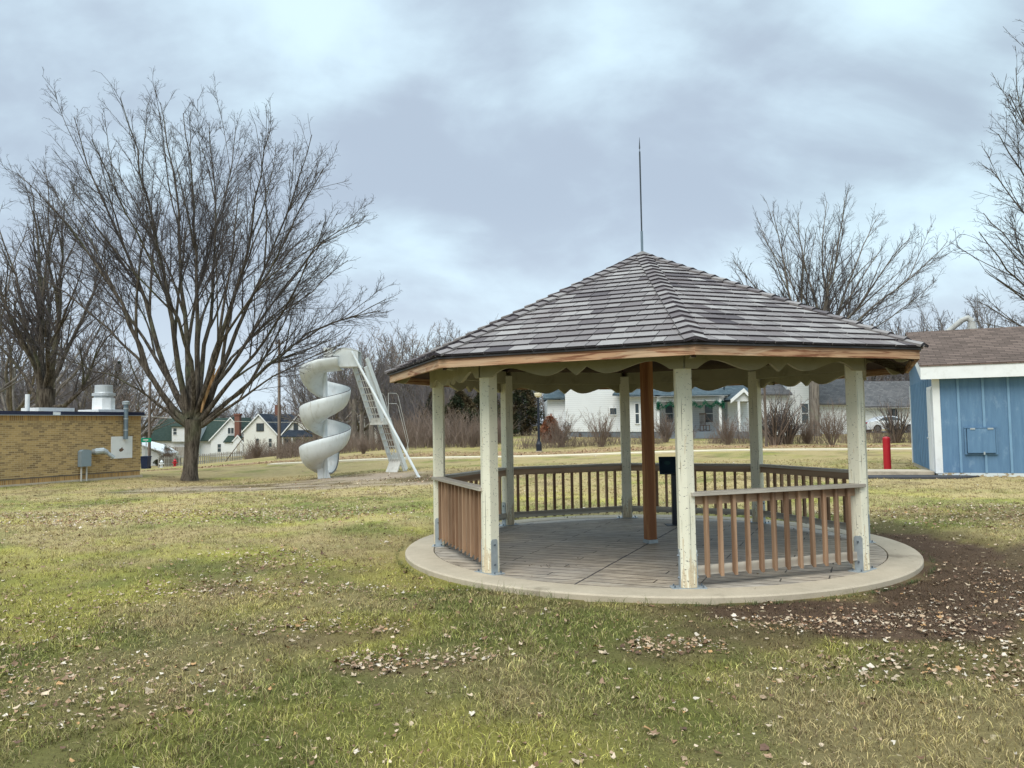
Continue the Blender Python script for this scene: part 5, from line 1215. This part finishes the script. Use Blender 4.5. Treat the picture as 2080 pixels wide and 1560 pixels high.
# --- the big tree
def bigtree():
    Y0=31.; X0,_=un(385,978,Y0); z0=gz(X0,Y0)
    pxl=[([(383,862),(342,832),(312,785),(287,710),(257,625),(190,520),(120,420),(35,340)],.155,-1.5),
     ([(385,850),(352,800),(325,720),(300,620),(255,490),(185,350),(150,225)],.15,1.5),
     ([(385,845),(368,780),(350,680),(340,560),(305,420),(280,290),(245,185)],.15,-2.),
     ([(392,840),(386,760),(374,650),(368,520),(362,400),(345,290),(325,190)],.15,2.5),
     ([(395,845),(400,750),(402,640),(398,500),(392,350),(372,215)],.15,-.5),
     ([(398,848),(408,760),(428,640),(440,500),(440,380),(425,235)],.14,3.),
     ([(400,852),(425,760),(455,660),(492,555),(515,450),(525,330),(550,245)],.15,-2.5),
     ([(405,852),(440,762),(482,675),(532,560),(575,440),(612,340),(632,260)],.14,1.),
     ([(405,857),(460,780),(520,715),(570,640),(610,560),(660,440)],.12,-3.),
     ([(410,862),(480,800),(540,745),(600,692),(680,645),(770,625)],.12,2.),
     ([(410,866),(470,822),(545,770),(620,728),(705,690)],.085,-3.5),([(410,862),(490,790),(570,715),(650,655),(730,640),(785,598)],.10,-1.),([(405,855),(455,760),(520,660),(590,560),(660,470),(725,440)],.11,0.5),
     ([(380,858),(330,795),(262,705),(180,625),(90,560),(15,505)],.11,2.5),
     ([(378,866),(335,835),(285,790),(230,760),(160,740),(90,700)],.08,-3.),
     ([(390,850),(375,780),(380,690),(400,600),(430,480),(470,360),(480,240)],.12,5.),
     ([(390,850),(400,780),(380,690),(340,600),(290,480),(240,390),(190,270)],.12,-5.),
     ([(395,850),(430,790),(470,720),(540,650),(620,600),(705,520)],.1,4.5),
     ([(385,850),(350,780),(300,700),(240,600),(170,480),(85,330)],.11,5.),
     ([(395,850),(420,770),(450,690),(500,610),(560,520),(610,410),(655,330)],.1,-5.)]
    limbs=[]
    for pl,r,dd in pxl:
        n=len(pl); P=[]
        for i,(a,b) in enumerate(pl):
            if b<850: b=850-(850-b)*.975; a=385+(a-385)*1.0
            t=i/(n-1); Yq=Y0+dd*t**1.1; x,z=un(a,b,Yq); P.append((x,Yq,z))
        limbs.append((P,r*.86,.02))
    p,r=trunkmesh(2.45,.255,1.4,(.15,0),1.35); p=p+np.array([X0,Y0,z0])
    lv=[(24,.36,.99,(16,38),.36,9,.035,.03,.48,.009,4,(.7,3.6),.37),(16,.08,.97,(22,46),.42,6,.05,.03,.52,.0062,3,(.3,1.5),.175),(10,.10,.98,(28,55),.45,3,.08,.02,.62,.0046,3,(.16,.55),.15),(4,.3,1.,(35,60),.5,2,.1,.02,.8,.0038,3,(.09,.26),.14)]
    root,n=tree('bare_maple_tree','large bare vase-shaped tree with a torn limb left of the spiral slide',limbs,(p,r),lv); print('big tree',n)
    # torn limb: bare split wood on one limb
    q=[un(a,b,Y0-.32) for a,b in ((408,838),(416,805),(426,775),(436,748))]
    m=MB().tube([(x,Y0-.30,z) for x,z in q],[.03,.095,.10,.04],7); m.build('torn_limb',M['torn'],root)
    s=MB().tube([(un(447,742,Y0-.3)[0],Y0-.3,un(447,742,Y0-.3)[1]),(un(424,790,Y0-.3)[0],Y0-.34,un(424,790,Y0-.3)[1])],[.02,.05],5); s.build('torn_limb',M['torn'],root)
bigtree()
# --- generic bare tree prototypes, base at origin, height ~1 unit scaled by H
def fan(nl,h0,H,spread,rl,bend=.5,jit=.15):
    L=[]
    for i in range(nl):
        a=2*PI*(i+TR.uniform(-.3,.3))/nl*1.0+TR.uniform(0,.6); s=spread*TR.uniform(.25,1.)**.7; hh=H*TR.uniform(.78,1.)*(1-.32*(s/spread)**2)
        z0=h0*TR.uniform(.8,1.15); P=[(0,0,z0*.92)]
        for t in (.15,.35,.6,.8,1.): rr=s*(t**bend if bend<1 else t); P.append((math.cos(a)*rr+TR.normal(0,jit)*t,math.sin(a)*rr+TR.normal(0,jit)*t,z0+(hh-z0)*t))
        L.append((P,rl*TR.uniform(.7,1.1),.02))
    return L
LVA=[(20,.2,.98,(18,44),.36,8,.045,.03,.5,.012,4,(.8,3.6),.55),(14,.10,.97,(22,50),.42,5,.06,.03,.52,.0078,3,(.35,1.7),.28),(8,.15,.98,(28,58),.5,3,.08,.03,.62,.0058,3,(.2,.7),.2),(3,.3,1.,(30,60),.55,2,.1,.04,.8,.0048,3,(.14,.35),.2)]
LVB=[(15,.22,.98,(20,44),.38,6,.05,.03,.5,.015,3,(.7,3.5),.6),(10,.12,.97,(22,50),.45,4,.06,.04,.55,.012,3,(.4,1.8),.26),(7,.2,.98,(26,55),.5,3,.08,.05,.7,.0105,3,(.3,.9),.19)]
# left background big tree behind the brick building
def lefttree():
    Y0=40.; X0,_=un(88,900,Y0); z0=gz(X0,Y0)
    pxl=[([(88,800),(75,740),(40,690),(10,620),(-30,520)],.22,-1),([(88,800),(84,700),(82,600),(78,480),(60,370)],.2,1),([(95,800),(115,700),(122,600),(128,480),(130,400)],.2,-2),([(92,830),(120,830),(160,810),(178,760),(205,700),(260,640)],.14,0),
     ([(90,800),(60,720),(50,640),(20,520),(-20,420)],.15,3),([(95,800),(130,720),(170,650),(200,560),(220,470)],.14,3),([(90,800),(100,700),(150,600),(170,520)],.12,-4),([(90,800),(70,700),(20,600),(-60,560)],.12,-3),([(86,840),(50,760),(0,700),(-60,660)],.12,2),([(92,800),(100,680),(95,560),(100,440),(95,350)],.14,4)]
    limbs=[]
    for pl,r,dd in pxl:
        P=[]
        for i,(a,b) in enumerate(pl): t=i/(len(pl)-1); Yq=Y0+dd*t; x,z=un(a,b,Yq); P.append((x,Yq,z))
        limbs.append((P,r,.025))
    zt=un(90,790,Y0)[1]-z0; p,r=trunkmesh(zt,.40,1.3,(.1,0),1.1); p=p+np.array([X0,Y0,z0])
    tree('bare_tree','thick-trunked bare tree rising directly behind the brick building',limbs,(p,r),LVA)
lefttree()
def righttree():
    Y0=60.; X0,_=un(1655,880,Y0); z0=gz(X0,Y0)
    pxl=[([(1655,760),(1645,700),(1600,600),(1590,520),(1570,430)],.2,-2),([(1655,750),(1640,690),(1580,640),(1530,580),(1490,530)],.17,2),([(1657,750),(1665,640),(1640,560),(1625,500),(1620,430)],.18,3),([(1660,750),(1672,640),(1700,520),(1710,450),(1718,400)],.2,-1),([(1660,745),(1700,640),(1730,560),(1760,480),(1785,440)],.17,3),
     ([(1660,755),(1720,650),(1770,590),(1810,520),(1850,480)],.17,-3),([(1660,760),(1730,660),(1800,600),(1860,560),(1925,490)],.16,1),([(1660,770),(1740,690),(1820,640),(1900,570)],.12,4),([(1653,765),(1600,690),(1550,660),(1500,560)],.12,-4),([(1658,750),(1690,640),(1670,560),(1670,470),(1680,410)],.15,5),([(1658,750),(1630,650),(1605,560),(1560,500),(1540,460)],.13,4)]
    limbs=[]
    for pl,r,dd in pxl:
        P=[]
        for i,(a,b) in enumerate(pl): t=i/(len(pl)-1); Yq=Y0+dd*t; x,z=un(a,b,Yq); P.append((x,Yq,z))
        limbs.append((P,r,.03))
    zt=un(1657,740,Y0)[1]-z0; p,r=trunkmesh(zt,.36,1.4,(.1,0),1.1); p=p+np.array([X0,Y0,z0])
    lv=[(18,.2,.985,(16,38),.36,8,.035,.04,.48,.014,4,(.9,4.2),.45),(14,.10,.97,(20,48),.45,5,.05,.04,.52,.0095,3,(.4,2.),.28),(8,.15,.98,(22,48),.5,3,.06,.05,.62,.0075,3,(.25,.9),.28),(2,.4,1.,(25,45),.6,2,.06,.04,.8,.006,3,(.2,.5),.3)]
    tree('bare_tree','tall bare tree with spreading limbs rising over the right side of the gazebo roof',limbs,(p,r),lv,('barkfar','twig'))
righttree()
def farright():
    global TR; TR=np.random.default_rng(88)
    Y0=36.; X0=un(2265,900,Y0)[0]; z0=gz(X0,Y0); limbs=[]
    pxl=[([(2262,760),(2190,680),(2120,610),(2050,560),(1990,470)],.13,-2),([(2262,740),(2200,620),(2140,520),(2080,430),(2010,340)],.14,1),([(2264,730),(2210,560),(2160,420),(2110,310),(2050,190)],.15,-1),([(2265,720),(2225,500),(2190,330),(2140,200),(2078,85)],.16,2),([(2266,720),(2240,500),(2220,300),(2190,100),(2150,-60)],.16,-2),
     ([(2262,770),(2190,710),(2110,680),(2030,640),(1985,610)],.10,3),([(2263,750),(2200,650),(2120,570),(2060,500),(1995,430)],.12,4),([(2264,740),(2200,600),(2150,470),(2090,380),(2030,270)],.13,-4),([(2268,720),(2290,500),(2300,300),(2310,50)],.16,0),([(2270,740),(2350,600),(2420,450),(2480,250)],.15,1),([(2266,730),(2230,560),(2150,400),(2080,260),(2060,140)],.12,4)]
    for pl,r,dd in pxl:
        P=[]
        for i,(a,b) in enumerate(pl): t=i/(len(pl)-1); Yq=Y0+dd*t; x,z=un(a,b,Yq); P.append((x,Yq,z))
        limbs.append((P,r,.025))
    zt=un(2265,735,Y0)[1]-z0; p,r=trunkmesh(zt,.42,1.3); p=p+np.array([X0,Y0,z0])
    tree('bare_tree','very tall bare tree reaching in from the right edge behind the blue shed',limbs,(p,r),LVA)
farright()
# prototypes for the background
PROT=[]
def proto(seed,nl,h0,H,sp,rl,lv,mats,bend=.6):
    global TR; TR=np.random.default_rng(seed); L=fan(nl,h0,H,sp,rl,bend,.25); p,r=trunkmesh(h0*1.15,.26,1.35); t,n=tree('bare_tree','x',L,(p,r),lv,mats,fk=2); PROT.append(t); return t
proto(101,9,2.6,12,4.6,.12,LVB,('barkfar','twigfar')); proto(102,12,2.,12,5.4,.11,LVB,('barkfar','twigfar'),.5); proto(103,7,4.,13,3.0,.10,LVB,('barkfar','twigfar'),.8)
proto(104,10,3.,12,5.,.12,LVB,('barkfar','twigb'),.6); proto(105,5,5.,14,2.0,.09,LVB,('barkfar','twigfar'),.9)
used=[0]*5
def place(k,px,pytop,Y,label,group='bare trees of the background',wide=1.,rz=None,H0=(12,12,13,12,14)):
    x=un(px,870,Y)[0]; z=gz(x,Y)-.1; top=un(px,pytop,Y)[1]; s=(top-z)/H0[k]
    if used[k]==0: o=PROT[k]; used[k]=1; o.location=(x,Y,z); o.rotation_euler=(0,0,rz or 0); o.scale=(s*wide,s*wide,s); o['label']=label
    else: o=copy_tree(PROT[k],(x,Y,z),rz if rz is not None else random.uniform(0,6.28),(s*wide,s*wide,s),label)
    o['group']=group; return o
# near/mid placed individually: (proto, px, top py, depth, wide, label)
BT=[(0,20,420,56,1.,'bare tree at the left edge behind the thick-trunked tree'),(4,205,600,66,1.3,'bare tree between the roof exhaust fan and the big maple'),(3,275,700,95,1.2,'brown twiggy bare tree behind the dark utility pole'),
 (2,-40,420,47,1.2,'slender bare tree cut by the left edge of the picture'),(1,130,640,80,1.2,'low bare tree behind the roof exhaust fan'),
 (0,860,628,78,1.05,'broad round bare tree between the slide ladder and the gazebo roof'),(1,930,632,84,1.0,'round-crowned bare tree whose top shows over the gazebo eave'),(4,755,655,66,1.2,'slender upright bare tree just right of the slide ladder'),(4,785,665,70,1.1,'slender upright bare tree second to the right of the ladder'),(2,815,670,72,1.0,'narrow bare tree in front of the broad round one'),
 (2,735,700,74,1.1,'narrow bare tree rising behind the slide ladder'),(3,640,760,110,1.3,'distant bare tree behind the top of the slide'),(0,700,735,100,1.2,'distant bare tree behind the spiral slide platform'),
 (1,985,680,92,1.1,'dark bare tree behind the left gazebo posts'),(3,900,750,70,1.2,'brown bare tree behind the leftmost gazebo post'),
 (0,1835,575,92,1.05,'bare tree behind the long garage, left of the roof vent pipe'),(1,1880,590,100,.95,'pale bare tree between the gazebo eave and the roof vent pipe'),(3,1760,640,84,1.2,'brown bare tree behind the clapboard house'),
 (0,2010,545,72,1.,'bare tree behind the roof vent pipe of the blue shed'),(1,2065,530,80,1.,'bare tree behind the right end of the shed roof'),
 (3,1560,690,96,1.2,'bare tree top seen through the right half of the gazebo'),(2,1800,700,86,1.3,'dark bare tree above the parked car')]
BT+=[(1,668,690,82,1.1,'bare tree directly behind the spiral slide column'),(3,845,655,90,1.,'brown bare tree just left of the gazebo eave corner'),(0,960,668,88,1.1,'bare tree half hidden by the left gazebo roof edge'),(4,720,672,76,1.3,'upright bare tree seen through the slide ladder'),(3,805,690,86,1.2,'brown bare tree between the ladder and the gazebo eave'),(0,1905,560,88,.8,'bare tree left of the roof vent pipe behind the shed roof')]
for k,px,pt,Y,w,lb in BT: place(k,px,pt,Y,lb,wide=w)
# the wood beyond the houses: individual trees too small to tell apart further
def farrow():
    rs=random.Random(11); i=0
    for px in range(-260,2400,31):
        Y=rs.uniform(150,205); left=px<640
        base=740 if px<250 else 800 if px<640 else 720 if px<1000 else 760 if px<1500 else 735
        k=rs.choice([0,1,2,3,3]); o=place(k,px+rs.uniform(-10,10),base+rs.uniform(-22,25),Y,'bare tree in the far wood closing the horizon','trees of the far wood',wide=rs.uniform(1.2,1.6))
        o.name='distant_tree'
farrow()
def midrow():
    rs=random.Random(5)
    for a,b,st,top in ((-120,250,36,660),(655,1060,24,655),(1500,1960,36,690)):
        for px in range(a,b,st):
            Y=rs.uniform(92,135); k=rs.choice([0,1,2,3,4]); o=place(k,px+rs.uniform(-12,12),top+rs.uniform(-30,50),Y,'bare tree in the middle rows of the wood behind the houses','trees of the middle wood',wide=rs.uniform(.9,1.4))
midrow()
# ------------------------------------------------------------ thicket, shrubs
def stems(n,spread,H,seed,ns=3,rt=.012):
    global TR; TR=np.random.default_rng(seed); a=TR.uniform(0,2*PI,n); r=np.abs(TR.normal(0,.35,n))*spread*.6
    P=np.stack([np.cos(a)*r*.5,np.sin(a)*r*.5,np.zeros(n)-.1],1); out=TR.uniform(.1,.62,n); D=np.stack([np.cos(a)*out,np.sin(a)*out,np.ones(n)],1)
    L=H*TR.uniform(.55,1.05,n); st=grow(P,D,L,np.full(n,rt)*TR.uniform(.7,1.5,n),np.full(n,.006),7,.06,.02)
    b1=branch(st,7,.25,.97,(18,42),.38,4,.1,.06,.7,.007,Lc=(.2,.9)); b2=branch(b1,3,.3,1.,(20,45),.5,3,.1,.05,.8,.005,Lc=(.12,.4))
    return st,b1,b2
def shrubproto(name,n,spread,H,seed,mat,rt=.014):
    st,b1,b2=stems(n,spread,H,seed,rt=rt); root=empty(name,(0,0,0),0,'x','shrub'); V,f=tubes([(st[0],st[1],4)]); rawmesh('stems',V,f,M['twigb'],root); V,f=tubes([(b1[0],b1[1],3),(b2[0],b2[1],3)]); rawmesh('twigs',V,f,M[mat],root); return root
SH=[shrubproto('bare_shrub',46,.9,2.6,301,'twigb'),shrubproto('bare_shrub',34,1.2,3.,302,'twig',.048),shrubproto('bare_shrub',60,.7,2.,303,'twigb',.010)]
su=[0,0,0]
SP=[(0,1222,905,47,82,'round bare shrub in front of the white house wall'),(0,1140,905,48.5,76,'bare shrub just right of the park lamp post'),(2,960,905,50,44,'low russet shrub left of the park lamp post'),(2,880,912,50,40,'low bare shrub behind the leftmost gazebo post'),
 (2,1352,900,50,62,'bare shrub in front of the porch, left of the chair'),(0,1478,905,46.5,72,'bare shrub right of the porch, behind the near gazebo post'),(1,1575,908,46,120,'big tangled shrub with thick dark stems by the thin pole'),(1,1600,908,47.5,100,'thick-stemmed shrub leaning right beside the big tangled one'),
 (0,1690,907,46,95,'bare shrub at the foot of the tall tree behind the gazebo'),(1,1820,900,48,95,'bare shrub in front of the white car'),(2,738,918,47,34,'small dark shrub behind the foot of the slide ladder'),(0,820,915,49,56,'brown shrub between the slide brace and the gazebo'),
 (2,520,935,76,46,'twiggy shrub at the right end of the picket fence'),(2,1540,905,49,60,'bare shrub left of the thin grey pole'),(2,1640,905,48,55,'low shrub between the two thick-stemmed ones and the tall tree'),(2,1400,903,49,40,'low bare shrub half hidden by the near gazebo post'),(0,780,915,52,50,'brown shrub right of the slide ladder'),(2,342,945,90,44,'thin bare sapling beside the fire hydrants'),(0,1010,910,52,52,'bare shrub below the dark evergreen')]
for k,px,pb,Y,hp,lb in SP:
    x=un(px,pb,Y)[0]; z=gz(x,Y); s=hp/F*Y/(2.6,3.,2.)[k]
    if not su[k]: su[k]=1; o=SH[k]; o.location=(x,Y,z); o.scale=(s,)*3; o['label']=lb
    else: o=copy_tree(SH[k],(x,Y,z),random.uniform(0,6),s,lb)
    o['group']='bare shrubs along the footpath'
def thicket():
    global TR; TR=np.random.default_rng(5)
    def mass(name,n,x0,x1,Y0,Y1,h0,h1,mat,label,rt=.014,br=3):
        Y=TR.uniform(Y0,Y1,n); px=TR.uniform(x0,x1,n); X=np.array([un(a,880,b)[0] for a,b in zip(px,Y)]); cl=fbm(X*.35,Y*.35,12,3)
        k=cl>.40; X,Y,cl=X[k],Y[k],cl[k]; n=len(X); Z=ground(X,Y); D=np.stack([TR.normal(0,.28,n),TR.normal(0,.28,n),np.ones(n)],1)
        H=TR.uniform(h0,h1,n)*np.clip(cl*1.8,.5,1.3); st=grow(np.stack([X,Y,Z-.05],1),D,H,np.full(n,rt),np.full(n,rt*.4),5,.10,.0); b=branch(st,br,.3,1.,(18,45),.4,3,.1,.05,.7,rt*.5)
        V,f=tubes([(st[0],st[1],3),(b[0],b[1],3)]); o=rawmesh(name,V,f,M[mat]); tag(o,label,'thicket',kind='stuff')
    mass('thicket',1500,560,790,50,58,.6,1.3,'twigb','low brown bare brush beyond the path behind the slide',.014)
    mass('thicket',2200,790,1030,49,62,.8,2.6,'twigb','dense brown bare brush beyond the path on the left',.016)
    mass('thicket',2600,1030,1900,47.5,49.5,.4,1.2,'twigb','low straggly bare stems along the path beside the houses',.009)
    mass('thicket',3000,775,1080,64,100,2.,6.,'twigfar','grey bare undergrowth of the wood behind the slide',.02,5)
    mass('thicket',5000,-250,2300,160,215,3,8.,'twigfar','far grey-brown brush along the horizon',.06,5)
    mass('thicket',3500,1560,2000,80,110,3,9.,'twigfar','grey bare wood behind the long garage',.024,5)
    mass('thicket',1800,-80,230,60,95,2,6.,'twigfar','bare undergrowth behind the brick building',.022,5)
    mass('thicket',1500,498,640,78,88,.5,1.8,'twigb','brush pile and stems at the end of the picket fence',.016)
thicket()
def evergreen(px,pb,pt,Y,wpx,label,seed,mat='everg'):
    rs=np.random.default_rng(seed); x,_=un(px,pb,Y); z0=gz(x,Y); H=un(px,pt,Y)[1]-z0; Rw=wpx/F*Y/2
    g=empty('evergreen_tree',(x,Y,z0),0,label,'tree'); MB().tube([(0,0,-.2),(0,0,H*.9)],[.16,.03],8).build('trunk',M['bark'],g)
    n=9000; t=rs.uniform(.06,1,n); a=rs.uniform(0,2*PI,n); prof=np.minimum(1,(1.02-t)*1.9)**.8*(.72+.28*np.sin(a*3+t*9))*(.6+.75*vnoise(a*2.3,t*9,seed))
    r=Rw*prof*np.sqrt(rs.uniform(.25,1,n)); P=np.stack([np.cos(a)*r,np.sin(a)*r,t*H+rs.normal(0,.1,n)],1)
    d=nrm(np.stack([np.cos(a),np.sin(a),rs.uniform(-.6,.5,n)],1)+rs.normal(0,.5,(n,3))); e=nrm(np.cross(d,rs.normal(0,1,(n,3)))); L=rs.uniform(.12,.30,n)[:,None]; w=rs.uniform(.02,.06,n)[:,None]
    V=np.stack([P-e*w,P+e*w,P+d*L],1).reshape(-1,3); f=np.arange(3*n).reshape(-1,3); o=rawmesh('crown',V,f,M[mat],g)
    at=o.data.attributes.new('tint','FLOAT','FACE'); at.data.foreach_set('value',rs.random(n).astype(np.float32))
evergreen(935,908,795,60,105,'brownish evergreen behind the left gazebo posts',1); evergreen(985,908,785,64,100,'dark evergreen second from the left behind the gazebo',2); evergreen(1062,906,778,62,100,'dark evergreen left of the white house',3); evergreen(1118,906,850,52,40,'russet-leaved bush behind the park lamp post',4,'redleaf')
evergreen(340,935,925,95,50,'low dark green juniper behind the picket fence',6)
evergreen(880,905,800,66,60,'dark evergreen behind the leftmost gazebo post',8)
evergreen(240,900,735,105,60,'green conifer behind the big maple, left of its trunk',9)
